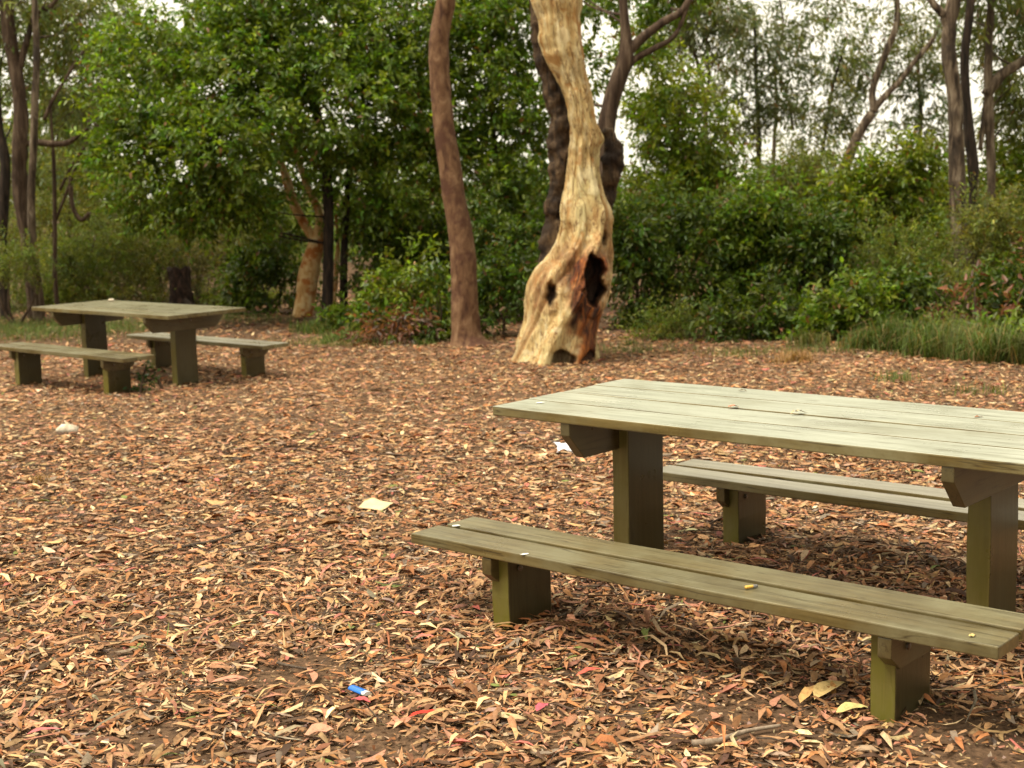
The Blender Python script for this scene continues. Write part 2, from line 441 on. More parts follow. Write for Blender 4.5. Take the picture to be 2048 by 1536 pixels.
def sprays(lobes, sty, count, seed, gap=.0, low=None):
    """leafy sprays through the volume of ellipsoid lobes [(centre, radii, weight)] -> leaf arrays"""
    g = np.random.default_rng(seed); S = STY[sty]
    wts = np.array([l[2] * l[1][0] * l[1][1] * l[1][2] for l in lobes]) ** .75; wts /= wts.sum()
    Ps, Ds = [], []
    for (c, r, _), ww in zip(lobes, wts):
        n = max(6, int(count * ww / S['k']))
        d = norm(g.normal(size=(n * 3, 3))); rad = g.random(n * 3) ** .42
        rad = rad * (.98 + .55 * noise3(d * 2.6 + np.asarray(c) * 3.1, seed % 89))
        p = np.asarray(c) + d * rad[:, None] * np.asarray(r)
        q = p * np.array([2.1, 2.1, 2.4])
        keep = fbm(q, seed % 997, 2) + .25 * g.normal(size=len(p)) > gap
        p, d = p[keep][:n], d[keep][:n]
        Ps.append(p); Ds.append(norm(d * np.array([1, 1, .8]) + g.normal(size=d.shape) * .55 + np.array([0, 0, -.12 * S['droop']])))
    P = np.vstack(Ps); D = np.vstack(Ds)
    if low is not None:
        k = P[:, 2] > low; P, D = P[k], D[k]
    n = len(P); k = S['k']
    tw = S['tw'] * g.uniform(.6, 1.25, n)
    tt = (np.arange(k) + g.random((n, k)) * .8) / k
    pos = P[:, None] + D[:, None] * (tt * tw[:, None])[..., None]
    pos[..., 2] -= (tt ** 2) * (tw * .22 * max(S['droop'], 0))[:, None]
    pos += g.normal(size=pos.shape) * .018
    perp = norm(np.cross(D, g.normal(size=D.shape)))
    perp2 = np.cross(D, perp)
    an = (np.arange(k) * 2.4)[None] + g.random((n, k)) * 1.2
    out = perp[:, None] * np.cos(an)[..., None] + perp2[:, None] * np.sin(an)[..., None]
    ax = D[:, None] * .75 + out * .85 + g.normal(size=pos.shape) * .25
    ax[..., 2] -= S['droop'] * .8
    nr = np.array([0, 0, 1.0]) + g.normal(size=pos.shape) * .55 + (g.normal(size=(n, 1, 3)) * .3)
    if S['droop'] > .8: nr = g.normal(size=pos.shape)
    sz = g.uniform(.65, 1.25, (n, k))
    tone = np.exp(g.normal(size=(n, 1)) * S['s'] * .55 + g.normal(size=(n, k)) * S['s'] * .6)
    warm_ = np.clip(g.normal(size=(n, 1)) * .12 + g.normal(size=(n, k)) * .10, -.3, .45)
    colr = np.array(S['c'])[None, None] * tone[..., None] * np.stack([1 + warm_ * 1.2, 1 + warm_ * .2, 1 - warm_ * .5], -1)
    odd = g.random((n, k)) < .022
    colr[odd] = np.array([.20, .10, .035]) * g.uniform(.6, 1.2, (odd.sum(), 1))
    f = lambda a: a.reshape(-1, a.shape[-1])
    return f(pos), f(ax), f(nr), (S['L'] * sz * 1.10).ravel(), (S['W'] * sz * g.uniform(.95, 1.4, sz.shape)).ravel(), f(colr), P, D, tw

def crown_mesh(name, lobes, sty, count, seed, parent, gap=-.1, low=None, far=False):
    pos, ax, nr, L, Wd, colr, P, D, tw = sprays(lobes, sty, count, seed, gap, low)
    V, Fq = (diamonds_np if far else leaves_np)(pos, ax, nr, L, Wd * (1.25 if far else 1))
    o = mesh_np(name, V, [Fq], M['leaf'], parent, col=np.repeat(colr, 4 if far else 6, axis=0))
    return o, P, D, tw

def twig_tubes(src, P, D, tw, g, n, r0):
    """limbs from points of the stem to a sample of the sprays"""
    out = []
    if len(P) == 0: return out
    for i in g.choice(len(P), min(n, len(P)), replace=False):
        s = src[np.argmin(np.linalg.norm(src[:, :3] - P[i] + np.array([0, 0, .45]), axis=1))]
        e = P[i]; l = np.linalg.norm(e - s[:3])
        if l < .15 or l > 4.5 or e[2] - s[2] < .3 * l: continue
        mid = (s[:3] + e) / 2 + g.normal(size=3) * l * .07 + np.array([0, 0, -.05 * l])
        r = min(r0, s[3] * .6) * (.35 + .25 * min(l, 2))
        out.append(tube_np([(*s[:3], r), (*mid, r * .7), (*e, r * .4), (*(e + D[i] * tw[i]), .002)], 5, 3, 0))
    return out

def px_path(pts, D, dD=0.0):
    """[(px, py, width_px)] at distance D (drifting dD over the path) -> [(x,y,z,r)]"""
    out = []
    for i, p in enumerate(pts):
        d = D + dD * i / max(1, len(pts) - 1) + (p[3] if len(p) > 3 else 0)
        q = at(p[0], p[1], d); out.append((q[0], q[1], q[2], p[2] * .5 * mpp(d)))
    return out

def lobe(px, py, D, rx, rz, ry=None, wgt=1.0):
    c = at(px, py, D); k = mpp(D)
    return (c, (rx * k, ry if ry else (rx + rz) * .5 * k, rz * k), wgt)

# ------------------------------------------------------------------ ground
def axis_pts(lo, hi, step, far):
    a = np.arange(lo, hi + 1e-6, step); g_ = [step]
    ext = []; p = hi; s_ = step
    while p < far: s_ *= 1.5; p += s_; ext.append(p)
    neg = []; p = lo; s_ = step
    while p > -far: s_ *= 1.5; p -= s_; neg.append(p)
    return np.array(neg[::-1] + list(a) + ext)
gx, gy = axis_pts(-9, 8, .09, 260), axis_pts(1, 20, .09, 420)
GX, GY = np.meshgrid(gx, gy)
GZ = gz(GX, GY)
pp = np.stack([GX.ravel(), GY.ravel(), np.zeros(GX.size)], 1)
GZ = GZ + (.010 * fbm(pp * 7, 21, 2)).reshape(GX.shape) * (np.abs(GX) < 10)
nx, ny = len(gx), len(gy)
ii = (np.arange(ny - 1)[:, None] * nx + np.arange(nx - 1)[None]).ravel()
ground = mesh_np('ground', np.stack([GX, GY, GZ], -1).reshape(-1, 3), [np.stack([ii, ii + 1, ii + nx + 1, ii + nx], 1)], M['soil'], smooth=True)
tag(ground, 'brown soil of the clearing under the fallen leaves', kind='structure')

# ------------------------------------------------------------------ picnic tables and benches
def box(mb, x0, x1, y0, y1, z0, z1):
    v = [(x, y, z) for z in (z0, z1) for y in (y0, y1) for x in (x0, x1)]
    mb.add(v, [(0, 2, 3, 1), (4, 5, 7, 6), (0, 1, 5, 4), (2, 6, 7, 3), (0, 4, 6, 2), (1, 3, 7, 5)])

def board(name, x0, x1, y0, y1, z0, z1, mat_, parent, bevel=.004, wob=.0, seed=0):
    """a sawn board with slightly uneven edges and a little bow along its length"""
    g = np.random.default_rng(seed); mb = MB(); n = 14
    xs = np.linspace(x0, x1, n + 1); v = []
    bow = g.normal() * wob; ph = g.random() * 6
    for i, x in enumerate(xs):
        u = i / n; dz = bow * 4 * u * (1 - u) + wob * .25 * math.sin(ph + u * 7)
        e0, e1 = g.normal() * wob * .25, g.normal() * wob * .25
        v += [(x, y0 + e0, z0 + dz), (x, y1 + e1, z0 + dz), (x, y1 + e1, z1 + dz), (x, y0 + e0, z1 + dz)]
    f = [(0, 1, 2, 3), tuple(n * 4 + k for k in (3, 2, 1, 0))]
    for i in range(n):
        a = i * 4
        for k in range(4): f.append((a + k, a + 4 + k, a + 4 + (k + 1) % 4, a + (k + 1) % 4))
    mb.add(v, f); return mb.build(name, mat_, parent, bevel=bevel)

def cross_beam(x0, x1, y0, y1, z0, z1, cut, parent, lip=.67):
    """beam across the top of a post with its lower corners cut away"""
    zz = z0 + (z1 - z0) * lip
    prof = [(y0, z1), (y0, zz), (y0 + cut, z0), (y1 - cut, z0), (y1, zz), (y1, z1)]
    mb = MB(); v = [(x0, y, z) for y, z in prof] + [(x1, y, z) for y, z in prof]; n = 6
    mb.add(v, [tuple(range(n)), tuple(range(2 * n - 1, n - 1, -1))] + [(i, n + i, n + (i + 1) % n, (i + 1) % n) for i in range(n)])
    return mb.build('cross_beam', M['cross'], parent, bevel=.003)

def bolt(x, y, z, sx, parent):
    mb = MB(); n = 8; r = .011
    ring = lambda xx, rr: [(xx, y + rr * math.cos(k * 2 * math.pi / n), z + rr * math.sin(k * 2 * math.pi / n)) for k in range(n)]
    mb.add(ring(x, r) + ring(x + sx * .008, r) + [(x + sx * .011, y, z)],
           [(i, (i + 1) % n, n + (i + 1) % n, n + i) for i in range(n)] + [(n + i, n + (i + 1) % n, 2 * n) for i in range(n)])
    mb.build('bolt', M['bolt'], parent)

TW = .081
def post(name, x, v0, v1, z1, parent, seed):
    g = np.random.default_rng(seed); mb = MB(); n = 6; v = []
    for i in range(n + 1):
        z = -.18 + (z1 + .18) * i / n; e = g.normal(size=4) * .0012
        v += [(x + e[0], v0 + e[1], z), (x + TW + e[2], v0 + e[1], z), (x + TW + e[2], v1 + e[3], z), (x + e[0], v1 + e[3], z)]
    f = [(3, 2, 1, 0), tuple(n * 4 + k for k in range(4))]
    for i in range(n):
        a = i * 4
        for k in range(4): f.append((a + k, a + (k + 1) % 4, a + 4 + (k + 1) % 4, a + 4 + k))
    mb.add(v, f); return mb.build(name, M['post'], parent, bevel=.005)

WT, LT, HT, TT, PV = .913, 2.283, .74, .038, .25
LP, RP = .350, 1.8408
def local(origin, yaw, u, v): c, s = math.cos(yaw), math.sin(yaw); return (origin[0] + u * c - v * s, origin[1] + u * s + v * c, origin[2])

def make_table(origin, yaw, label, seed, pm='plank_pale'):
    t_ = empty('picnic_table', origin, yaw); tag(t_, label, 'picnic table', 'picnic tables in the clearing')
    pw = (WT - 3 * .006) / 4
    for k in range(4):
        y0 = k * (pw + .006)
        board('plank', -.004 * (k % 2), LT + .004 * ((k + 1) % 2), y0, y0 + pw, HT - TT + .0006 * k, HT + .0008 * k, M[pm], t_, .0045, .0022, seed + k)
    v0 = (WT - PV) / 2
    for k, (x, s) in enumerate(((LP, -1), (RP, 1))):
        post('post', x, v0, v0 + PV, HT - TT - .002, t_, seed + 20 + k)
        xa = x - .007 if s < 0 else x + TW - .037
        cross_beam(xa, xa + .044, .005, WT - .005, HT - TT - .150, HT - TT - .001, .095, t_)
        xo = xa if s < 0 else xa + .044
        for dv in (-.06, .06): bolt(xo, WT / 2 + dv, HT - .1, s, t_)
        xi = x + TW if s < 0 else x
        for dv in (-.06, .06): bolt(xi, WT / 2 + dv, HT - .1, -s, t_)
    return t_

WS, LB, BLW = .3435, 2.2655, .247
BL0, BL1 = .374 - .013, 1.8733 - .013
def make_bench(origin, yaw, u0, v0, h, label, seed, pm='plank'):
    loc = local(origin, yaw, u0, v0)
    t_ = empty('bench', loc, yaw); tag(t_, label, 'bench', 'benches beside the picnic tables')
    pw = (WS - .032) / 2; th = .040
    for k in range(2):
        y0 = k * (pw + .032)
        board('plank', .012 * k, LB - .006 * k, y0, y0 + pw, h - th, h, M[pm], t_, .0045, .0022, seed + k)
    a = (WS - BLW) / 2
    for k, (x, s) in enumerate(((BL0, -1), (BL1, 1))):
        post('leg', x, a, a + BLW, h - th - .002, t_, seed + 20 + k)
        xa = x - .007 if s < 0 else x + TW - .037
        cross_beam(xa, xa + .044, .004, WS - .004, h - th - .110, h - th - .001, .062, t_, .44)
        xi = x + TW if s < 0 else x; xo = xa if s < 0 else xa + .044
        for dv in (-.06, .06):
            bolt(xi, WS / 2 + dv, h - th - .05, -s, t_); bolt(xo, WS / 2 + dv, h - th - .05, s, t_)
    return t_

NO, NY = (-.0815, 5.6231, 0.0), math.radians(-40.42)
FO, FY = (-4.8777, 14.3778, -.223), math.radians(-40.21)
make_table(NO, NY, 'large olive wooden picnic table with pale sheen on its planks, close to the camera', 100)
make_bench(NO, NY, .013, -.5037, .321, 'long olive two-plank bench in front of the large table, holding a cigarette butt', 130)
make_bench(NO, NY, 0.0, 1.1062, .289, 'grey weathered two-plank bench seen behind the posts of the large table', 160, 'plank_grey')
make_table(FO, FY, 'smaller looking mossy picnic table far across the clearing with charred stump behind', 200, 'plank_old')
make_bench(FO, FY, .013, -.5037, .400, 'mossy bench in front of the far picnic table, one end at the frame edge', 230)
make_bench(FO, FY, 0.0, 1.1062, .350, 'mossy bench behind the far picnic table, end showing beyond its post', 260, 'plank_grey')

# ------------------------------------------------------------------ gnarled hollow tree
GD = 14.6
def build_gnarled():
    z3 = lambda x, y: (840 + x * .4883, y * .4883)
    sil = [(-520, 420, 560), (-300, 430, 600), (-120, 440, 650), (0, 458, 668), (50, 482, 655), (100, 488, 662), (150, 486, 668), (200, 503, 678), (250, 528, 690), (300, 550, 698), (350, 573, 708), (400, 590, 714),
           (450, 604, 720), (500, 612, 726), (545, 616, 748), (572, 622, 762), (600, 614, 744), (650, 610, 745), (700, 600, 741), (750, 604, 746), (800, 592, 752),
           (850, 588, 778), (900, 588, 798), (950, 584, 806), (1000, 560, 808), (1050, 522, 806), (1100, 474, 798), (1150, 447, 794), (1200, 440, 780),
           (1250, 436, 764), (1300, 430, 744), (1350, 421, 724), (1400, 410, 718), (1450, 396, 720), (1490, 378, 730), (1540, 360, 745)]
    sil = np.array(sil, float)
    nr, ns = 380, 190
    yy = np.linspace(sil[0, 0], sil[-1, 0], nr)
    l = np.interp(yy, sil[:, 0], sil[:, 1]); r = np.interp(yy, sil[:, 0], sil[:, 2])
    ker = np.hanning(13); ker /= ker.sum()
    l = np.convolve(np.pad(l, 6, 'edge'), ker, 'valid'); r = np.convolve(np.pad(r, 6, 'edge'), ker, 'valid')
    base = at(*z3(565, 1490), GD)
    k = mpp(GD)
    cx = np.empty(nr); cz = np.empty(nr); hw = (r - l) * .5 * .4883 * k * np.interp(yy, [0, 350, 560, 640, 900], [.93, .90, .93, .92, 1.0]) - .014
    for i in range(nr):
        q = at(*z3((l[i] + r[i]) / 2, yy[i]), GD); cx[i], cz[i] = q[0], q[2]
    th = np.linspace(0, 2 * np.pi, ns, endpoint=False)
    hb = np.clip(hw * .92, .14, .40)
    ca, sa = np.cos(th)[None], np.sin(th)[None]
    X = cx[:, None] + hw[:, None] * ca; Y = GD + .30 - hb[:, None] * sa; Z = np.repeat(cz[:, None], ns, 1)
    nx_, ny_ = ca * np.ones((nr, 1)), -sa * np.ones((nr, 1))
    # twisting ridges that run up the stem and lumps
    hgt = Z - base[2]
    tw = th[None] + .45 * np.sin(hgt * 1.1) + .25 * hgt
    P = np.stack([np.cos(tw) * 2.0, np.sin(tw) * 2.0, hgt * .55], -1).reshape(-1, 3)
    rid = 1 - 2 * np.abs(noise3(P * 1.35, 41)).reshape(nr, ns)
    lump = fbm(np.stack([X * 4, Y * 4, Z * 2.6], -1).reshape(-1, 3), 43, 3).reshape(nr, ns)
    fine = fbm(np.stack([np.cos(tw) * 7, np.sin(tw) * 7, hgt * 2.2], -1).reshape(-1, 3), 47, 3).reshape(nr, ns)
    flare = np.exp(-np.clip(hgt, 0, 9) / .35)
    root = (.5 + .5 * np.cos(tw * 6 + 1.3)) * flare * .10
    edge = np.abs(sa) ** .5                                # keep the outline, roughen the faces
    rope = np.clip(np.abs(noise3(P * np.array([.8, .8, .8]) + 7, 53)).reshape(nr, ns) * 5, 0, 1) - 1      # deep seams between the twisted strands
    knot = np.clip(fbm(np.stack([X * 2.2, Y * 2.2, Z * 2.4], -1).reshape(-1, 3), 57, 2).reshape(nr, ns) - .15, 0, 1)
    disp = (.055 * rid * (.45 + .55 * edge) + .075 * lump * (.45 + .55 * edge) + .026 * fine + .075 * rope * edge + .14 * knot * (.3 + .7 * edge)) + root * (.3 + .7 * edge)
    X = X + nx_ * disp; Y = Y + ny_ * disp
    # features given in the local frame of the trunk face (x from base, height)
    fx = X - base[0]; front = np.clip((-(Y - (GD + .30))) / .12, 0, 1)
    def loc(px, py): q = at(*z3(px, py), GD); return q[0] - base[0], q[2] - base[2]
    wob = .060 * fbm(np.stack([fx * 8, hgt * 8, 0 * fx], -1).reshape(-1, 3), 61, 3).reshape(nr, ns)
    def tear(cx_, top, bot, halfw):
        x0, zt = loc(cx_, top); _, zb = loc(cx_, bot)
        u = np.clip((hgt - zb) / (zt - zb), 0, 1); ww = halfw * .4883 * k * np.clip(np.sin(np.pi * u ** .8), 0, 1) ** .75
        inside = (ww - np.abs(fx + wob - x0)) / .035
        ok = (hgt > zb - .02) & (hgt < zt + .02)
        return np.clip(inside, 0, 1) * ok * front
    cav = tear(712, 1030, 1262, 50); slit = tear(757, 935, 1015, 14) * .7; small = tear(542, 1142, 1262, 19) * .8; foot = tear(580, 1425, 1510, 60) * .6; foot2 = tear(690, 1430, 1510, 34) * .6
    hole = np.clip(np.maximum.reduce([cav, slit, small, foot, foot2]), 0, 1)
    Y = Y + cav * .36 + small * .16 + slit * .12 + foot * .18 + foot2 * .15
    rim = tear(708, 990, 1310, 92) - cav                   # swollen lip round the hollow
    Y = Y - np.clip(rim, 0, 1) * .035
    x0, zt = loc(700, 1120); _, zb = loc(690, 1500)
    u = np.clip((zt - hgt) / (zt - zb), 0, 1)
    cxr = x0 - .03 * u * 1.0
    ru = np.clip(1.6 - np.abs(fx + .035 + wob * 2 - cxr) / (.215 - .11 * u), 0, 1) * np.clip((zt + .35 - hgt) / .25, 0, 1)
    fn = fine * .5 + .5
    rust = np.clip(ru * (.75 + .9 * fn) - .10 * u, 0, 1) * front
    rust = np.maximum(rust, np.clip(tear(520, 1120, 1290, 60) * 1.0 - .55, 0, 1) * .8)
    lip = np.clip(tear(708, 1015, 1300, 84) * 1.2 - .1, 0, 1) * (.35 + .65 * fn)
    rust = np.clip(np.maximum(rust, lip * .95), 0, 1)
    lowchar = np.clip(tear(668, 1080, 1420, 70) * (fn * 2.6 - .95), 0, 1)
    char = np.clip(np.maximum(np.clip(hole * 1.6 - .15, 0, 1), lowchar), 0, 1)
    seam = np.clip(-rope * 1.2 - .25, 0, 1) * .8 + np.clip(-rid - .2, 0, 1) * .5
    # the back and far side of the stem keeps old dark bark
    back = np.clip(((Y - (GD + .34)) / .10), 0, 1)
    char = np.maximum(char, back * .75 * (.5 + .5 * np.clip(lump * 3, 0, 1)))
    t_ = empty('gnarled_tree', base)
    tag(t_, 'gnarled pale yellow tree trunk with a burnt hollow near its base', 'tree')
    V = np.stack([X, Y, Z], -1).reshape(-1, 3) - base
    i = np.arange(nr - 1)[:, None] * ns; j = np.arange(ns)[None]; j2 = (j + 1) % ns
    Q = np.stack([i + j, i + ns + j, i + ns + j2, i + j2], -1).reshape(-1, 4)
    mesh_np('trunk', V, [Q[:, ::-1]], M['gnarled'], t_, col=np.stack([rust.ravel(), char.ravel(), seam.ravel()], 1), smooth=True)
    # the dark dead stem hugging its far left side and its burnt lower part
    p1 = px_path([(z3(480, -250)[0], z3(0, -250)[1], 40), (z3(478, 60)[0], z3(0, 60)[1], 34), (z3(492, 220)[0], z3(0, 220)[1], 36), (z3(530, 360)[0], z3(0, 360)[1], 40), (z3(566, 480)[0], z3(0, 480)[1], 48),
                  (z3(572, 620)[0], z3(0, 620)[1], 50), (z3(572, 740)[0], z3(0, 740)[1], 46), (z3(548, 830)[0], z3(0, 830)[1], 44), (z3(545, 930)[0], z3(0, 930)[1], 46), (z3(545, 1060)[0], z3(0, 1060)[1], 60), (z3(540, 1230)[0], z3(0, 1230)[1], 70)], GD + .55)
    a = tube_np([(x - base[0] + .03, y - base[1], z - base[2], r_) for x, y, z, r_ in p1][::-1], 36, 14, .55, 5, 8)
    join_tubes('dead_stem', [a], M['bark_burnt'], t_)
    p2 = px_path([(1190, 470, 40), (1204, 430, 38), (1218, 385, 34), (1225, 330, 42), (1228, 300, 38), (1212, 262, 30)], GD + .75)
    a = tube_np([(x - base[0], y - base[1], z - base[2], r_) for x, y, z, r_ in p2], 32, 14, .6, 9, 9)
    join_tubes('dead_stem', [a], M['bark_burnt'], t_)
    # crown, above the picture
    lob = [lobe(1100, -520, GD + .5, 230, 120), lobe(950, -460, GD + 1.2, 160, 90), lobe(1260, -430, GD + 1.0, 170, 90)]
    lob = [(c - base, r_, w_) for c, r_, w_ in lob]
    crown_mesh('crown', lob, 'gum', 2600, 51, t_, gap=-.05)
    q1 = [(cx[0] - base[0], .30, cz[0] - base[2], hw[0] * .95)]
    lim = []
    for c, r_, _ in lob:
        s = np.array(q1[0][:3]); lim.append(tube_np([(*s, .12), (*((s + c) / 2 + np.array([0, 0, .2])), .08), (*c, .03)], 8, 4, .15, 3))
    join_tubes('limb', lim, M['bark_grey'], t_)
build_gnarled()

# ------------------------------------------------------------------ trees and shrubs
def tree(name, label, cat, stems, lobes, sty, count, seed, bmat='bark_grey', D=None, group=None, gap=-.05, twigs=14, sprd=None, rough=.12, limbs=(), low=None, trunkname='trunk', tr=.03):
    """stems: list of pixel paths from the foot up (px, py, width) at distance D; limbs: further pixel paths"""
    paths = [px_path(s_, D if not isinstance(s_[0], tuple) or True else D) for s_ in stems]
    f0 = np.array(paths[0][0][:3]); f0[2] = gz1(f0[0], f0[1]) - .03
    e = empty(name, f0); tag(e, label, cat, group)
    loc_ = lambda path: [(x - f0[0], y - f0[1], z - f0[2], r_) for x, y, z, r_ in path]
    src = []
    for i, p in enumerate(paths):
        p = [list(q) for q in p]
        gzz = gz1(p[0][0], p[0][1]) - .06
        if p[0][2] > gzz + .02: p = [[p[0][0], p[0][1], gzz, p[0][3] * 1.12]] + p
        lp = loc_(p); src.append(catmull(lp, 5))
        join_tubes(trunkname, [tube_np(lp, 16 if p[0][3] > .06 else 8, 7, rough, seed + i)], M[bmat], e)
    for i, s_ in enumerate(limbs):
        lp = loc_(px_path(s_, D)); src.append(catmull(lp, 5))
        join_tubes('limb', [tube_np(lp, 10, 6, rough, seed + 30 + i)], M[bmat], e)
    src = np.vstack(src)
    if lobes:
        lob = [(c - f0, r_, w_) for c, r_, w_ in lobes]
        _, P, Dd, tw = crown_mesh('crown', lob, sty, count, seed, e, gap if D < 26 else .10, low=.02 if low is None else low, far=D > 20.9)
        tb = twig_tubes(src, P, Dd, tw, np.random.default_rng(seed), twigs, tr)
        if tb: join_tubes('branches', tb, M[bmat], e)['kind'] = 'stuff'
    return e

def shrub(label, px, D, lobes, sty, count, seed, cat='shrub', name='shrub', bmat='bark_brown', gap=-.02, group='shrubs round the clearing', twigs=16):
    """several thin stems from one foot, leafy lobes given as (px, py, rx, rz)"""
    lob = [lobe(a, b_, D + (q[0] if q else 0), rx, rz) for a, b_, rx, rz, *q in lobes]
    fx, fy = at(px, 500, D)[:2]; f0 = np.array([fx, fy, gz1(fx, fy) - .02])
    e = empty(name, f0); tag(e, label, cat, group)
    ll = [(c - f0, r_, w_) for c, r_, w_ in lob]
    g = np.random.default_rng(seed); src = []; tubes = []
    for c, r_, _ in ll:
        s = np.array([g.normal() * .06, g.normal() * .06, -.05]); top = c + np.array([0, 0, r_[2] * .2])
        mid = s * .5 + top * .5 + g.normal(size=3) * .12
        rr = .014 + .008 * np.linalg.norm(top)
        pth = [(*s, rr), (*mid, rr * .75), (*top, rr * .4)]; src.append(catmull(pth, 5)); tubes.append(tube_np(pth, 7, 5, .1, seed))
    for tb in tubes[:6]: join_tubes('stem', [tb], M[bmat], e)
    if len(tubes) > 6: join_tubes('stem', tubes[6:], M[bmat], e)
    _, P, Dd, tw = crown_mesh('crown', ll, sty, count, seed, e, gap, low=.02, far=D > 20.2)
    tb = twig_tubes(np.vstack(src), P, Dd, tw, g, twigs, .014)
    if tb: join_tubes('branches', tb, M[bmat], e)['kind'] = 'stuff'
    return e

# the slim red-brown tree
tree('smooth_barked_tree', 'slim red-brown tree with bare curving trunk beside the gnarled pale tree', 'tree',
     [[(938, 698, 108), (935, 684, 76), (932, 665, 61), (930, 620, 55), (928, 560, 52), (926, 505, 51), (918, 450, 48), (908, 395, 46), (899, 330, 44), (890, 270, 42), (883, 200, 41), (879, 140, 40), (878, 85, 39), (884, 40, 38), (892, 0, 38), (900, -90, 34), (880, -220, 28), (870, -360, 20)]],
     [lobe(820, -330, 16.6, 150, 70), lobe(960, -400, 16.9, 140, 80)], 'gum', 1500, 301, 'bark_red', 16.4, rough=.07)

# tall tree with burnt stem and spreading limb behind the gnarled tree
tree('forked_tree', 'leaning brown tree forking behind the gnarled trunk with limbs reaching to upper sky', 'tree',
     [[(1130, 655, 44), (1150, 560, 42), (1180, 450, 40), (1212, 330, 38), (1212, 262, 36), (1220, 215, 34), (1236, 160, 32), (1252, 110, 30), (1250, 50, 20), (1240, -60, 14)]],
     [lobe(1330, -30, 19.5, 100, 50), lobe(1200, -20, 19, 90, 55), lobe(1290, 70, 20, 50, 40), lobe(1160, 150, 19.6, 60, 60), lobe(1400, -60, 19.5, 70, 50)], 'broad', 5200, 311, 'bark_brown', 18.0,
     limbs=[[(1246, 120, 22), (1276, 84, 20), (1325, 45, 17), (1365, 20, 14), (1400, -40, 10)], [(1232, 165, 16), (1268, 120, 13), (1310, 96, 12), (1350, 70, 10), (1376, 10, 8)]])

# the big leafy tree left of centre, two of them side by side
tree('leafy_tree', 'big dense green broadleaf tree left of centre on a dark trunk beside the peeling trunk', 'tree',
     [[(654, 632, 24), (656, 560, 22), (657, 470, 21), (655, 380, 20), (648, 280, 18), (610, 180, 14), (540, 90, 9)]],
     [lobe(300, 345, 19.3, 110, 95), lobe(420, 300, 19.0, 120, 100), lobe(330, 215, 19.4, 130, 90), lobe(470, 180, 19.4, 150, 110), lobe(540, 260, 21.7, 120, 90), lobe(360, 420, 19.4, 110, 50),
      lobe(480, 400, 19.9, 80, 55), lobe(420, 80, 20.0, 170, 80), lobe(570, 110, 20.0, 130, 110), lobe(300, 100, 20.2, 110, 70), lobe(520, -20, 20.2, 200, 70), lobe(440, 400, 19.5, 110, 60), lobe(250, 290, 19.6, 70, 90), lobe(560, 385, 21.9, 80, 70)], 'broad', 40000, 321, 'bark_dark', 20.2, gap=-.06, twigs=18, tr=.02)
tree('leafy_tree', 'dense green broadleaf tree between the peeling trunk and the slim red-brown tree', 'tree',
     [[(688, 628, 17), (687, 560, 16), (690, 470, 15), (694, 400, 15), (705, 300, 13), (730, 180, 10), (760, 60, 7)]],
     [lobe(690, 220, 19.8, 110, 110), lobe(790, 160, 20.2, 120, 120), lobe(720, 80, 20.4, 140, 90), lobe(800, 330, 20.2, 110, 100), lobe(700, 370, 20.4, 90, 70), lobe(820, 30, 20.6, 140, 70), lobe(670, -10, 20.8, 120, 60), lobe(760, 440, 20.8, 90, 60)],
     'broad', 27000, 331, 'bark_dark', 20.6, gap=-.06, twigs=16, tr=.02)
tree('leafy_tree', 'green broadleaf tree filling the gap between the red-brown and gnarled trunks', 'tree',
     [[(1010, 640, 14), (1008, 540, 14), (1000, 400, 12), (985, 250, 10), (980, 120, 7)]],
     [lobe(960, 110, 20.6, 90, 110), lobe(1030, 60, 21, 80, 90), lobe(1000, 250, 20.6, 90, 90), lobe(960, 380, 20.4, 80, 90), lobe(1050, 380, 20.6, 70, 90), lobe(900, 260, 21, 70, 100), lobe(1070, 220, 21, 60, 60), lobe(980, -20, 21, 130, 60)],
     'broad', 20000, 341, 'bark_brown', 20.8, gap=-.06, twigs=30)
tree('leafy_tree', 'bright green rounded tree just right of the gnarled trunk, sky showing beside it', 'tree',
     [[(1330, 640, 14), (1332, 520, 14), (1338, 400, 12), (1350, 300, 9), (1360, 220, 6)]],
     [lobe(1360, 200, 21, 70, 60), lobe(1330, 270, 20.6, 70, 55), lobe(1400, 270, 20.6, 70, 60), lobe(1300, 180, 21.2, 50, 60), lobe(1420, 330, 20.6, 75, 55), lobe(1330, 370, 20.4, 90, 60), lobe(1310, 440, 20, 90, 70), lobe(1280, 100, 21.4, 50, 50)],
     'bright', 14000, 351, 'bark_brown', 20.6, gap=-.04, twigs=24)

# peeling trunk and its neighbours
tree('peeling_tree', 'pale orange peeling trunk broken off high up, left of the dark stems', 'tree',
     [[(606, 628, 44), (612, 590, 40), (620, 540, 40), (628, 505, 36), (636, 470, 26), (640, 440, 18), (632, 408, 14), (612, 366, 13), (600, 330, 13), (590, 290, 10), (578, 240, 6)]],
     [], 'gum', 0, 361, 'bark_pale', 20.9, rough=.16, limbs=[[(628, 480, 20), (604, 440, 18), (585, 400, 20), (570, 350, 16), (560, 322, 10)]])
tree('peeling_sapling', 'thin pale blotched sapling stem standing between two dark stems', 'tree',
     [[(668, 612, 11), (672, 560, 9), (674, 520, 10), (676, 490, 8), (672, 430, 6)]], [], 'gum', 0, 365, 'bark_pale', 21.1, rough=.2)

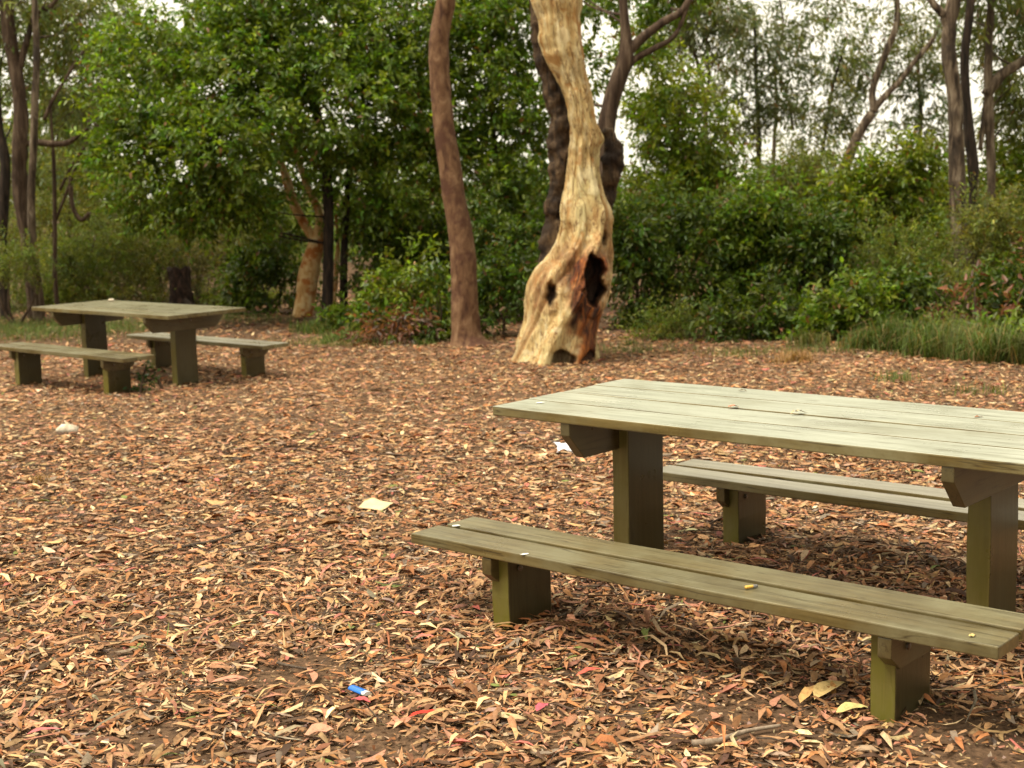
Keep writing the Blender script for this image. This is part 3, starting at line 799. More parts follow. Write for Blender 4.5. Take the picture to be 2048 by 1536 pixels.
# left group
tree('rough_barked_tree', 'tall dark reddish trunk at the far left with low horizontal limb', 'tree',
     [[(66, 560, 32), (56, 480, 30), (44, 420, 28), (38, 340, 30), (42, 250, 30), (36, 170, 27), (22, 90, 26), (12, 0, 24), (2, -120, 20)]],
     [lobe(40, -20, 22, 130, 60), lobe(150, 40, 22.5, 110, 50), lobe(230, 120, 23, 60, 50), lobe(20, 130, 23, 60, 60), lobe(110, 130, 23.5, 90, 60), lobe(60, 60, 23.5, 90, 60), lobe(180, 200, 24, 60, 60), lobe(120, 240, 24, 60, 40)], 'gum', 9000, 371, 'bark_brown', 21.5, rough=.28,
     limbs=[[(44, 288, 14), (75, 285, 12), (108, 288, 12), (138, 284, 10), (176, 256, 6)], [(36, 150, 13), (60, 60, 12), (80, 20, 11), (96, 16, 10), (118, -6, 8)], [(88, 240, 8), (108, 196, 7), (146, 134, 6), (172, 96, 4)]])
tree('slender_tree', 'slender grey-tan trunk rising close beside the dark reddish trunk at far left', 'tree',
     [[(68, 540, 17), (64, 460, 16), (63, 380, 15), (67, 300, 15), (70, 200, 14), (73, 110, 13), (70, 20, 12), (64, -100, 10)]],
     [lobe(110, -10, 22.5, 100, 50), lobe(180, 10, 23, 90, 45)], 'gum', 1500, 381, 'bark_grey', 21.2)
tree('burnt_tree', 'blackened trunk cut by the left frame edge with flaking reddish bark', 'tree',
     [[(6, 560, 20), (4, 470, 20), (8, 390, 22), (10, 320, 20), (-4, 240, 16), (-10, 100, 14), (-16, -60, 12)]],
     [lobe(-30, 40, 22, 70, 60), lobe(-10, 210, 22.5, 50, 50)], 'gum', 900, 391, 'bark_dark', 21.9)
tree('crooked_sapling', 'crooked black sapling stem with a hooked limb left of the big green tree', 'tree',
     [[(110, 545, 9), (110, 460, 9), (108, 340, 8), (103, 250, 6), (100, 200, 4)]], [lobe(120, 200, 22.6, 50, 50), lobe(170, 170, 22.8, 50, 40)], 'gum', 700, 395, 'bark_brown', 22.2,
     limbs=[[(142, 372, 9), (143, 400, 9), (150, 425, 9), (164, 440, 9), (178, 426, 7)], [(112, 440, 6), (138, 372, 6), (166, 300, 6), (208, 232, 4)], [(120, 380, 6), (150, 320, 5), (190, 270, 4)]])

# right group
tree('tall_gum', 'thick lichen-grey trunk at the right with charred base, tallest of the right-hand trees', 'tree',
     [[(1928, 560, 34), (1922, 470, 34), (1916, 400, 34), (1912, 340, 32), (1912, 270, 30), (1910, 200, 29), (1902, 140, 28), (1896, 80, 28), (1904, 20, 27), (1912, -60, 25), (1905, -200, 22)]],
     [lobe(1860, -90, 19.5, 130, 60), lobe(1990, -80, 19.8, 120, 60), lobe(1960, 30, 20.4, 60, 40), lobe(1850, -330, 19.5, 220, 120), lobe(2000, -520, 19.5, 200, 120), lobe(1700, -480, 19.8, 200, 100)], 'gum', 7000, 401, 'bark_grey', 18.6, rough=.26,
     limbs=[[(1897, 70, 18), (1885, 30, 16), (1868, 10, 14), (1850, -20, 12)]])
tree('burnt_gum', 'dark slimmer trunk pressed against the thick grey trunk at the right', 'tree',
     [[(1946, 560, 22), (1948, 460, 22), (1948, 385, 21), (1946, 330, 22), (1940, 280, 22), (1934, 225, 19), (1930, 160, 17), (1930, 100, 17), (1938, 40, 17), (1946, -60, 16)]],
     [lobe(1990, -70, 20, 80, 40)], 'gum', 700, 411, 'bark_dark', 18.9)
tree('pale_gum', 'pale grey trunk near the right edge with a thick limb bending right', 'tree',
     [[(1984, 560, 17), (1984, 430, 17), (1982, 330, 17), (1980, 250, 18), (1976, 170, 18), (1978, 90, 15), (1982, 0, 14), (1984, -100, 12)]],
     [lobe(2020, 60, 21, 70, 70), lobe(2050, 170, 20.6, 60, 70), lobe(2030, 250, 21, 50, 50), lobe(1990, -20, 21, 100, 40)], 'gum', 5200, 421, 'bark_grey', 20.0, rough=.22,
     limbs=[[(1972, 190, 22), (1990, 165, 24), (2010, 145, 22), (2048, 122, 20), (2110, 80, 16)], [(1960, 300, 10), (1968, 240, 12), (1974, 190, 14)]])
tree('leaning_gum', 'leaning forked brown gum standing against the white sky right of centre', 'tree',
     [[(1672, 470, 22), (1688, 350, 22), (1706, 292, 20), (1728, 250, 19), (1748, 218, 18), (1744, 190, 14), (1754, 150, 13), (1774, 100, 13), (1794, 40, 12), (1790, -40, 10)]],
     [lobe(1790, 20, 27, 90, 45), lobe(1700, 50, 27, 70, 45), lobe(1860, 70, 27, 60, 35), lobe(1760, 120, 27.5, 50, 30), lobe(1670, 130, 27, 50, 35), lobe(1720, -300, 27, 170, 110), lobe(1560, -420, 27, 170, 110), lobe(1840, -520, 27, 170, 110)], 'gum', 9500, 431, 'bark_grey', 26.5,
     limbs=[[(1750, 215, 14), (1772, 190, 12), (1798, 164, 11), (1830, 122, 10), (1862, 84, 9), (1880, 50, 6)]])
tree('thin_gum', 'thin straight dark stem against the sky left of the leaning gum', 'tree',
     [[(1518, 470, 10), (1518, 330, 10), (1517, 250, 9), (1513, 180, 8), (1511, 100, 6), (1508, 20, 5)]],
     [lobe(1510, 60, 28, 80, 50), lobe(1470, 120, 28, 40, 30), lobe(1560, 130, 28.5, 50, 40), lobe(1520, 190, 28, 50, 36), lobe(1480, 240, 28, 50, 40), lobe(1450, 190, 28, 36, 40)], 'greygum', 4200, 441, 'bark_dark', 28)
tree('thin_gum', 'thin pale stem with wavy top between the thin dark stem and leaning gum', 'tree',
     [[(1546, 470, 8), (1548, 300, 8), (1553, 200, 7), (1550, 130, 6), (1566, 60, 5), (1560, 0, 4)]],
     [lobe(1600, 50, 29, 70, 45), lobe(1580, 150, 29, 40, 30), lobe(1630, 170, 29, 45, 40), lobe(1620, 0, 29, 90, 30), lobe(1500, -280, 29, 160, 90), lobe(1400, -460, 29, 160, 110)], 'greygum', 7500, 451, 'bark_grey', 29,
     limbs=[[(1586, 260, 6), (1580, 215, 6), (1566, 170, 5), (1555, 140, 4)]])
tree('thin_gum', 'thin twisting stem with sparse leaves right of the bright green rounded tree', 'tree',
     [[(1416, 420, 9), (1412, 260, 9), (1404, 165, 8), (1384, 92, 7), (1364, 50, 6), (1350, -10, 5)]],
     [lobe(1400, 60, 27, 60, 40), lobe(1450, 20, 27, 60, 40), lobe(1350, 20, 27, 60, 40), lobe(1440, 140, 27, 35, 30)], 'greygum', 3600, 461, 'bark_grey', 27,
     limbs=[[(1412, 250, 6), (1418, 130, 5), (1412, 90, 4), (1430, 40, 3)]])
tree('sparse_gum', 'sparse grey-leaved gum between the leaning gum and the thick grey trunk', 'tree',
     [[(1832, 470, 9), (1836, 330, 9), (1842, 230, 8), (1836, 140, 6), (1850, 60, 5)]],
     [lobe(1820, 200, 28, 45, 35), lobe(1860, 170, 28, 40, 35), lobe(1800, 250, 28, 50, 30), lobe(1850, 260, 28, 40, 30), lobe(1850, 50, 28.5, 50, 40), lobe(1880, 300, 28, 40, 36), lobe(1800, 120, 28, 50, 40), lobe(1870, 120, 28.5, 40, 40)], 'greygum', 4400, 471, 'bark_grey', 28.2)
tree('sparse_gum', 'sparse gum with leafy fork low on the sky between thin stems and leaning gum', 'tree',
     [[(1620, 470, 8), (1640, 330, 8), (1654, 250, 7), (1664, 180, 6), (1690, 90, 5)]],
     [lobe(1640, 250, 27.4, 45, 35), lobe(1690, 190, 27.4, 35, 40), lobe(1600, 270, 27.4, 40, 30), lobe(1680, 250, 27.6, 30, 26), lobe(1650, 90, 28, 60, 45), lobe(1600, 200, 28, 50, 36), lobe(1720, 140, 28, 40, 40)], 'greygum', 4200, 481, 'bark_dark', 27.6)

# understorey, one by one
SH = [
 # left
 ('low dull green bush at the left frame edge below the dark trunk', 30, 20.6, [(20, 520, 55, 40), (60, 500, 40, 35), (-20, 500, 40, 50)], 'heath', 5200, 'bark_brown'),
 ('olive heath bush at far left behind the far table, left of the hooked limb', 120, 23.5, [(90, 545, 60, 45), (140, 520, 60, 40), (40, 570, 60, 35)], 'heath', 10500, 'bark_brown'),
 ('grey-green rounded heath bush below the hooked black limb', 190, 24, [(190, 480, 60, 45), (230, 530, 60, 50), (170, 560, 60, 40)], 'heath', 12500, 'bark_brown'),
 ('brown-green straggly heath directly left of the charred stump', 290, 24.4, [(290, 520, 70, 60), (250, 575, 60, 35), (320, 570, 50, 35)], 'olive', 12500, 'bark_brown'),
 ('straw-coloured straggly bush just right of the charred stump', 430, 24.2, [(420, 545, 50, 50), (460, 510, 50, 50), (400, 580, 40, 30)], 'brown', 6500, 'bark_brown'),
 ('green leafy bush between the charred stump and peeling trunk', 530, 21.6, [(520, 550, 60, 50), (570, 580, 45, 35), (490, 590, 45, 28), (550, 500, 50, 40)], 'dark', 5200, 'bark_brown'),
 ('pale hazy bush behind the far table in the gap left of the big tree', 130, 26, [(110, 440, 70, 60), (190, 420, 70, 70), (50, 440, 60, 60), (140, 360, 60, 50)], 'olive', 12500, 'bark_brown'),
 ('brownish open thicket under the overhanging big green tree', 400, 25, [(330, 490, 90, 50), (440, 480, 90, 60), (540, 450, 80, 60)], 'olive', 14000, 'bark_brown'),
 ('low heath hugging the ground behind the left end of the far table', 60, 23.2, [(20, 600, 60, 26), (80, 596, 60, 30), (130, 604, 50, 22)], 'heath', 8500, 'bark_brown'),
 ('low heath hugging the ground between far table and charred stump', 250, 23.6, [(200, 598, 60, 28), (260, 594, 55, 32), (310, 602, 40, 24)], 'olive', 8500, 'bark_brown'),
 ('low grassy heath at the right foot of the charred stump', 450, 23.4, [(420, 602, 45, 24), (470, 596, 55, 30), (530, 604, 45, 24)], 'heath', 8500, 'bark_brown'),
 ('tall olive thicket closing the gap behind the slender left trunks', 150, 27, [(60, 330, 80, 90), (150, 320, 80, 80), (210, 390, 70, 70), (20, 420, 80, 60), (110, 230, 70, 60)], 'gum', 9000, 'bark_brown'),
 ('pale green thicket low behind the charred stump', 380, 25.6, [(300, 470, 90, 70), (400, 520, 90, 60), (480, 450, 90, 70), (370, 420, 90, 60)], 'heath', 17000, 'bark_brown'),
 ('olive brush between the peeling trunk and the straw-coloured bush', 510, 24.4, [(500, 500, 70, 70), (560, 440, 60, 60), (600, 520, 50, 70), (460, 580, 60, 30)], 'heath', 11000, 'bark_brown'),
 # centre
 ('low green bush at the foot of the two dark stems', 730, 18.6, [(720, 640, 45, 28), (690, 650, 40, 20), (765, 625, 40, 30)], 'broad', 2600, 'bark_brown'),
 ('open green bush with pale forked twig between dark stems and red-brown tree', 815, 18.8, [(815, 570, 50, 40), (780, 600, 45, 36), (850, 600, 45, 40), (830, 530, 40, 34)], 'bright', 3200, 'bark_pale'),
 ('dark glossy bush hugging the left foot of the red-brown tree', 870, 17.2, [(865, 640, 36, 40), (880, 600, 34, 44), (845, 665, 34, 22)], 'dark', 3000, 'bark_brown'),
 ('deep green thicket behind the lower red-brown trunk', 870, 20.6, [(860, 500, 60, 70), (800, 500, 60, 50), (740, 540, 60, 60), (880, 600, 60, 50)], 'dark', 7500, 'bark_brown'),
 ('dark bush squeezed between the feet of the red-brown and gnarled trees', 1000, 17.4, [(990, 620, 44, 48), (1020, 570, 44, 50), (1000, 665, 40, 22)], 'dark', 4200, 'bark_brown'),
 ('deep green bush behind the left side of the gnarled trunk', 1030, 19.4, [(1020, 480, 70, 70), (980, 540, 60, 60), (1060, 560, 50, 60)], 'dark', 6500, 'bark_brown'),
 # right of the gnarled tree
 ('dark leafy bush right against the gnarled trunk hollow', 1275, 18.2, [(1270, 540, 50, 60), (1290, 620, 50, 45), (1262, 460, 44, 50)], 'dark', 5200, 'bark_brown'),
 ('mid-green bush with a thin pale upright stem right of the gnarled tree', 1375, 18.6, [(1370, 540, 60, 70), (1400, 470, 60, 60), (1350, 620, 60, 45), (1430, 600, 50, 60)], 'dark', 7500, 'bark_pale'),
 ('tall green shrub under the thin dark stem, its top meeting the sky', 1490, 19, [(1490, 420, 70, 60), (1450, 480, 60, 60), (1530, 480, 60, 70), (1500, 560, 70, 60), (1560, 400, 50, 50)], 'broad', 9500, 'bark_brown'),
 ('grey-green fine-leaved shrub top below the thin pale stem', 1600, 20.4, [(1580, 330, 60, 44), (1640, 340, 60, 44), (1560, 390, 60, 50), (1640, 410, 60, 50)], 'olive', 8500, 'bark_brown'),
 ('bright green shrub crowning the bank below the leaning gum', 1740, 19.6, [(1720, 390, 70, 50), (1780, 360, 60, 50), (1690, 440, 60, 50), (1770, 440, 60, 50), (1830, 330, 50, 44)], 'bright', 8500, 'bark_brown'),
 ('dark glossy shrub at mid height in the right-hand thicket', 1640, 18.4, [(1640, 480, 70, 60), (1600, 540, 60, 60), (1690, 540, 60, 60), (1650, 610, 70, 50)], 'dark', 9500, 'bark_brown'),
 ('soft green drooping shrub left of the thick grey trunk foot', 1810, 17.8, [(1800, 500, 70, 45), (1850, 540, 60, 45), (1760, 560, 60, 45), (1820, 590, 60, 45)], 'heath', 12500, 'bark_brown'),
 ('feathery olive shrub covering the foot of the pale gum at the right', 1990, 17.6, [(1980, 440, 60, 50), (2030, 470, 60, 60), (1960, 520, 60, 50), (2030, 560, 60, 60)], 'olive', 12500, 'bark_brown'),
 ('yellowish green bush behind the thick grey trunk at the right edge', 2020, 21, [(2030, 330, 60, 60), (1990, 390, 60, 50), (2060, 420, 60, 60), (1890, 400, 50, 60), (1870, 470, 60, 60)], 'bright', 7500, 'bark_brown'),
 ('dense green bush low behind the tussocks left of the thick grey trunk', 1790, 16.8, [(1770, 620, 55, 44), (1830, 630, 55, 44), (1800, 580, 50, 40)], 'dark', 6000, 'bark_brown'),
 ('dense dull green bush behind the tussocks at the foot of the thick grey trunk', 1910, 16.9, [(1890, 620, 55, 50), (1945, 630, 55, 50), (1920, 570, 50, 44)], 'heath', 9500, 'bark_brown'),
 ('dark green bush behind the tussocks in the right frame corner', 2020, 16.8, [(2000, 620, 50, 50), (2060, 620, 50, 60), (2030, 570, 50, 40)], 'dark', 6000, 'bark_brown'),
 ('small feathery bush breaking the grass at the litter edge below the thick grey trunk', 1880, 15.0, [(1872, 690, 40, 22), (1905, 680, 34, 30), (1845, 700, 28, 16)], 'heath', 4200, 'bark_brown'),
 ('small leafy bush breaking the grass near the right frame corner', 1990, 14.9, [(1980, 694, 36, 26), (2015, 684, 34, 32)], 'broad', 1700, 'bark_brown'),
 ('low dark shrub at the litter edge below the bright thicket', 1480, 16.6, [(1470, 640, 60, 34), (1530, 630, 50, 40), (1430, 650, 40, 26)], 'dark', 4200, 'bark_brown'),
 ('low leafy shrub with yellow sprigs at the litter edge, right of centre', 1690, 16.2, [(1680, 640, 60, 36), (1730, 620, 50, 40), (1630, 655, 44, 28)], 'broad', 3800, 'bark_brown'),
 ('small green fern-like bush at the litter edge right of the gnarled tree', 1340, 16.8, [(1340, 645, 44, 26), (1300, 655, 36, 22), (1375, 660, 36, 20)], 'heath', 4200, 'bark_brown'),
]
for k, (lab, px, D, lobes, sty, cnt, bm) in enumerate(SH):
    shrub(lab, px, D, lobes, sty, cnt, 600 + 7 * k, bmat=bm)

shrub('heap of dead red-brown foliage between the green bush and red-brown tree', 790, 17.0, [(785, 672, 50, 20), (745, 676, 34, 14), (820, 660, 36, 20)], 'dead', 1000, 901, 'dead bush', 'dead_bush', gap=-.3, group='dead foliage')
shrub('dead red-brown leaves hanging among the tussocks at the right edge', 1960, 16.0, [(1870, 590, 20, 40), (1905, 640, 18, 34), (2012, 650, 22, 34), (1950, 580, 16, 26), (2046, 590, 16, 60)], 'dead', 210, 907, 'dead bush', 'dead_bush', gap=-.3, group='dead foliage')
shrub('low pile of dark dead bracken at the right frame edge on the litter', 2030, 13.6, [(2030, 765, 36, 20), (2060, 750, 40, 26)], 'dead', 700, 911, 'dead bush', 'dead_bush', gap=-.3, group='dead foliage')
shrub('small green weed growing beside the far bench leg', 292, 12.9, [(290, 770, 12, 26), (292, 735, 10, 20), (284, 788, 16, 10)], 'weed', 170, 917, 'weed', 'weed', gap=-.5, group='weeds in the clearing', twigs=4)

# the wood behind: one green mass
def woodland():
    g = np.random.default_rng(77); lobs = []
    for px in range(-500, 2600, 90):
        for row in range(8):
            D = 31 + g.random() * 16
            left = px < 1150
            top = 30 if left else (350 if px < 1950 else 300)
            py = g.uniform(top, 580) if row < 4 else g.uniform(max(top, 300), 560)
            lobs.append(lobe(px + g.normal() * 30, py, D, g.uniform(60, 110), g.uniform(45, 85)))
    pos, ax, nr, L, Wd, colr, *_ = sprays(lobs, 'gum', 100000, 78, -.25)
    V, Fq = diamonds_np(pos, ax, nr, L * 1.9, Wd * 3.2)
    k = np.array([.80, 1.0, .65])
    o = mesh_np('distant_woodland', V, [Fq], M['leaf'], None, col=np.repeat(colr * k, 4, axis=0))
    tag(o, 'hazy green mass of bush behind the nearer trees', 'woodland', kind='stuff')
woodland()

def wood_around():
    """the same bush goes on round the clearing, beside and behind the camera"""
    g = np.random.default_rng(79); lobs = []
    for k in range(420):
        a = g.uniform(-math.pi, math.pi); r = g.uniform(13.5, 17.5)
        x, y = r * math.sin(a), 7.5 + r * math.cos(a)
        if y > 0 and abs(x) < .3625 * y + (3.2 if y < 13 else 2.5): continue
        z = g.uniform(0, 10.5) if k < 330 else g.uniform(.2, 2.5)
        lobs.append((np.array([x, y, z]), (1.6, 1.6, 1.2), 1.0))
    pos, ax, nr, L, Wd, colr, *_ = sprays(lobs, 'broad', 66000, 80, -.3)
    V, Fq = diamonds_np(pos, ax, nr, L * 2.3, Wd * 3.2)
    o = mesh_np('surrounding_woodland', V, [Fq], M['leaf'], None, col=np.repeat(colr, 4, axis=0))
    tag(o, 'bush closing in the clearing on the sides out of view', 'woodland', kind='stuff')
wood_around()

# charred stump behind the far table
def stump():
    f0 = hit(362, 614)
    e = empty('tree_stump', f0); tag(e, 'charred black tree stump standing behind the far picnic table', 'stump')
    k = mpp(f0[1]); ns, nr = 28, 30
    h = (612 - 538) * k + .02; V = []
    g = np.random.default_rng(5)
    for i in range(nr):
        u = i / (nr - 1); z = -.05 + (h + .05) * u
        for j in range(ns):
            th = 2 * math.pi * j / ns
            V.append((math.cos(th), math.sin(th), z, u))
    V = np.array(V); rad = (21 + 8 * np.exp(-V[:, 3] * 6)) * k
    n1 = fbm(np.stack([V[:, 0] * 2.2, V[:, 1] * 2.2, V[:, 2] * 5], 1), 71, 3)
    R_ = rad * (1 + .28 * n1)
    zz = V[:, 2] + (V[:, 3] > .9) * .07 * noise3(np.stack([V[:, 0] * 3, V[:, 1] * 3, 0 * V[:, 0]], 1), 73)
    P = np.stack([V[:, 0] * R_, V[:, 1] * R_, zz], 1)
    P = np.vstack([P, [[0, 0, h * .75]]])
    i = np.arange(nr - 1)[:, None] * ns; j = np.arange(ns)[None]; j2 = (j + 1) % ns
    Q = np.stack([i + j, i + j2, i + ns + j2, i + ns + j], -1).reshape(-1, 4)
    top = np.stack([(nr - 1) * ns + j[0], (nr - 1) * ns + j2[0], np.full(ns, nr * ns)], -1)
    mesh_np('trunk', P, [Q, top], M['bark_stump'], e, smooth=True)
    r = np.array([.0, -.02, 0])
    join_tubes('root', [tube_np([(.05, -.1, .12, .07), (.16, -.16, .05, .06), (.30, -.2, -.02, .03)], 8, 4, .2)], M['bark_dark'], e)
    join_tubes('root', [tube_np([(-.05, -.08, .10, .06), (-.18, -.12, .03, .05), (-.28, -.15, -.03, .03)], 8, 4, .2)], M['bark_dark'], e)
stump()

# ------------------------------------------------------------------ grass
def blades(pos, h, wd, lean, colr, g):
    n = len(pos)
    az = g.random(n) * 2 * np.pi; d = np.stack([np.cos(az), np.sin(az), 0 * az], 1); s = np.stack([-np.sin(az), np.cos(az), 0 * az], 1)
    V = np.empty((n, 5, 3)); up = np.array([0, 0, 1.0])
    H_ = h[:, None]; W_ = wd[:, None]; Ln = lean[:, None]
    V[:, 0] = pos - s * W_ * .5; V[:, 1] = pos + s * W_ * .5
    m_ = pos + up * H_ * .62 + d * H_ * Ln * .30
    V[:, 2] = m_ + s * W_ * .38; V[:, 3] = m_ - s * W_ * .38
    V[:, 4] = pos + up * H_ * np.maximum(1 - .48 * Ln, .25) + d * H_ * Ln * .95
    i = np.arange(n)[:, None] * 5
    return V.reshape(-1, 3), i + np.array([[0, 1, 2, 3]]), i + np.array([[3, 2, 4]]), np.repeat(colr, 5, axis=0)

def tussock(label, px, py, hpx, wpx, n, base_c, seed, dry=.1, name='grass_tussock', group='grass tussocks at the edge of the clearing'):
    g = np.random.default_rng(seed); f0 = hit(px, py); k = mpp(f0[1])
    R_ = wpx * .5 * k
    nc = 9 if n > 400 else 1; cl = g.normal(size=(nc, 2)) * R_ * (.5 if nc > 1 else 0); p = cl[g.integers(0, nc, n)] + g.normal(size=(n, 2)) * (min(.07, R_ * .35) if nc > 1 else R_ * .3)
    pos = np.stack([p[:, 0], p[:, 1], gz(p[:, 0] + f0[0], p[:, 1] + f0[1]) - f0[2] - .01], 1)
    h = hpx * k * (.22 + .95 * g.random(n) ** 1.3) * (1 + .35 * noise3(np.stack([p[:, 0] * 4, p[:, 1] * 4, 0 * p[:, 0] + seed], 1), 5)); lean = np.clip(np.abs(g.normal(size=n)) * .75 + .15, 0, 1.6)
    c = np.array(base_c)[None] * np.exp(g.normal(size=(n, 1)) * .3)
    dr = g.random(n) < dry; c[dr] = np.array([.30, .20, .08]) * g.uniform(.6, 1.2, (dr.sum(), 1))
    V, q, tr, cc = blades(pos, h, g.uniform(.005, .012, n), lean, c, g)
    o = mesh_np(name, V, [q, tr], M['grass'], None, col=cc); o.location = [float(v) for v in f0]
    tag(o, label, 'grass', group); return o
GR = (.075, .115, .020); GO = (.092, .108, .024); GB = (.27, .15, .055)
TU = [('tall green tussock below the thick grey trunk, left of the others', 1800, 700, 90, 80, 900, GR),
      ('wide green tussock spilling onto the litter below the drooping shrub', 1860, 712, 95, 110, 1200, GR),
      ('olive tussock with reddish leaves above it near the right edge', 1930, 716, 110, 100, 1100, GO),
      ('dense green tussock second from the right frame edge', 1985, 722, 105, 100, 1100, GR),
      ('green tussock cut by the right frame edge above the bracken pile', 2040, 728, 110, 90, 1000, GO),
      ('short green tussock under the low leafy shrub right of centre', 1720, 695, 60, 90, 700, GR),
      ('short olive tussock at the foot of the dark shrub', 1620, 690, 45, 80, 600, GO),
      ('dry orange-brown tuft of grass beyond the large table', 1580, 724, 42, 80, 420, GB),
      ('soft green tussock left of the dead red-brown heap', 690, 682, 34, 90, 800, GR),
      ('green tussock at the foot of the two dark stems', 640, 664, 36, 80, 600, GR),
      ('small green tussock at the right foot of the red-brown tree', 960, 682, 28, 50, 260, GO),
      ('small tussock left of the red-brown tree beyond the dead heap', 850, 690, 26, 60, 320, GR),
      ('dry brown tuft low in the litter near the left frame edge', 80, 965, 26, 80, 160, GB),
      ('fine green tuft between gnarled tree and small fern-like bush', 1260, 690, 26, 46, 340, GO)]
for k, (lab, px, py, h, wd, n, c) in enumerate(TU): tussock(lab, px, py, h * .85, wd, n, c, 1200 + k, .16)

def grass_patches():
    g = np.random.default_rng(31); P = []
    for (px, py, rx, ry, n) in ((60, 662, 130, 20, 4600), (240, 655, 100, 14, 2200), (480, 640, 90, 8, 700), (700, 690, 130, 7, 700), (1460, 712, 60, 5, 220), (1790, 762, 40, 4, 160), (1250, 705, 120, 6, 350), (1950, 790, 60, 5, 120), (1640, 705, 120, 6, 400), (60, 620, 120, 8, 900)):
        for _ in range(n):
            q = hit(px + g.normal() * rx * .6, py + g.normal() * ry * .6); P.append(q)
    P = np.array(P); n = len(P)
    c = np.array([.10, .135, .03])[None] * np.exp(g.normal(size=(n, 1)) * .3)
    V, q, tr, cc = blades(P - np.array([0, 0, .005]), g.uniform(.05, .16, n), g.uniform(.003, .006, n), np.abs(g.normal(size=n)) * .5 + .1, c, g)
    o = mesh_np('grass', V, [q, tr], M['grass'], None, col=cc)
    tag(o, 'thin green grass coming up through the leaf litter', 'grass', kind='stuff')
grass_patches()

# ------------------------------------------------------------------ leaf litter
PAL = np.array([(.35, .20, .100), (.50, .36, .21), (.29, .120, .045), (.19, .088, .040), (.070, .037, .021), (.39, .185, .115), (.22, .165, .12), (.43, .25, .12), (.27, .145, .07)])
PW = np.array([.20, .10, .16, .17, .09, .06, .05, .11, .06]); PW /= PW.sum()

def litter_shape(n, g, simple=False):
    """curled long leaves in local space: (n,8,3), unit scale along x"""
    L = .017 + .083 * g.random(n) ** 2.3 + .05 * (g.random(n) < .05); W_ = np.minimum(L * g.uniform(.10, .27, n) + .002, .026)
    strip = g.random(n) < (0 if simple else .02); L = np.where(strip, g.uniform(.12, .26, n), L); W_ = np.where(strip, g.uniform(.006, .014, n), W_)
    arch = g.normal(size=n) * .16; cup = g.normal(size=n) * .5; sw = g.normal(size=n) * .12
    if simple: sw = sw * .12; arch = arch * .25; W_ = W_ * 1.25
    s = np.array([-.5, -.18, .18, .5])
    def pt(u, side):
        wv = np.where(abs(u) > .4, 0, 1.0) * side * W_ * .5
        return np.stack([u * L, wv + sw * L * (1 - 4 * u * u), arch * L * (1 - 4 * u * u) + cup * W_ * .5 * abs(side) * (abs(u) < .4)], 1)
    return np.stack([pt(s[0], 0), pt(s[1], -1), pt(s[1], 0), pt(s[1], 1), pt(s[2], -1), pt(s[2], 0), pt(s[2], 1), pt(s[3], 0)], 1)
LF4 = np.array([[1, 4, 5, 2], [2, 5, 6, 3]]); LF3 = np.array([[0, 1, 2], [0, 2, 3], [4, 7, 5], [5, 7, 6]])

def rot_mats(n, g, tilt):
    yaw = g.random(n) * 2 * np.pi; tx = g.normal(size=n) * tilt; ty = g.normal(size=n) * tilt * .7
    cy_, sy_ = np.cos(yaw), np.sin(yaw); cx_, sx_ = np.cos(tx), np.sin(tx); ct, st = np.cos(ty), np.sin(ty)
    Z = np.zeros(n); O = np.ones(n)
    A = np.stack([np.stack([cy_, -sy_, Z], -1), np.stack([sy_, cy_, Z], -1), np.stack([Z, Z, O], -1)], -2)
    B = np.stack([np.stack([ct, Z, st], -1), np.stack([Z, O, Z], -1), np.stack([-st, Z, ct], -1)], -2)
    C = np.stack([np.stack([O, Z, Z], -1), np.stack([Z, cx_, -sx_], -1), np.stack([Z, sx_, cx_], -1)], -2)
    return A @ B @ C

BARE = [(*hit(1480, 1440)[:2], .24), (*hit(590, 1345)[:2], .20), (*hit(300, 1480)[:2], .15), (*hit(1950, 1500)[:2], .25), (*hit(760, 1500)[:2], .16)]
def scatter(g, y0, y1, dens, margin=1.1, thin=1.0):
    """random ground points inside what the camera sees, thinned on bare patches"""
    ny_ = int(dens * ((y1 - y0) * 2 * margin + .3625 * 2 * .5 * (y1 ** 2 - y0 ** 2)))
    y = np.sqrt(g.random(ny_ * 2) * (y1 ** 2 - y0 ** 2) + y0 ** 2); x = g.uniform(-1, 1, ny_ * 2) * (.3625 * y + margin)
    x, y = x[:ny_], y[:ny_]
    p = np.stack([x, y, 0 * x], 1)
    bare = .5 * fbm(p * .75, 91, 3)
    for bx, by, br in BARE: bare = bare + .55 * np.exp(-(((x - bx) / br) ** 2 + ((y - by) / (br * 1.2)) ** 2))
    keep = g.random(len(x)) < np.clip(1.0 - 3.0 * thin * np.clip(bare - .20, 0, 1) * np.clip((7.5 - y) / 3, .25, 1), .15, 1)
    return x[keep], y[keep]

def lcol(n, g):
    c = PAL[g.choice(len(PAL), n, p=PW)] * np.exp(g.normal(size=(n, 1)) * .26) * (1 + g.normal(size=(n, 3)) * .05)
    green = g.random(n) < .006; c[green] = np.array([.16, .19, .05])
    pink = g.random(n) < .010; c[pink] = np.array([.42, .13, .10]) * g.uniform(.7, 1.2, (pink.sum(), 1))
    return np.clip(c, .004, .8)

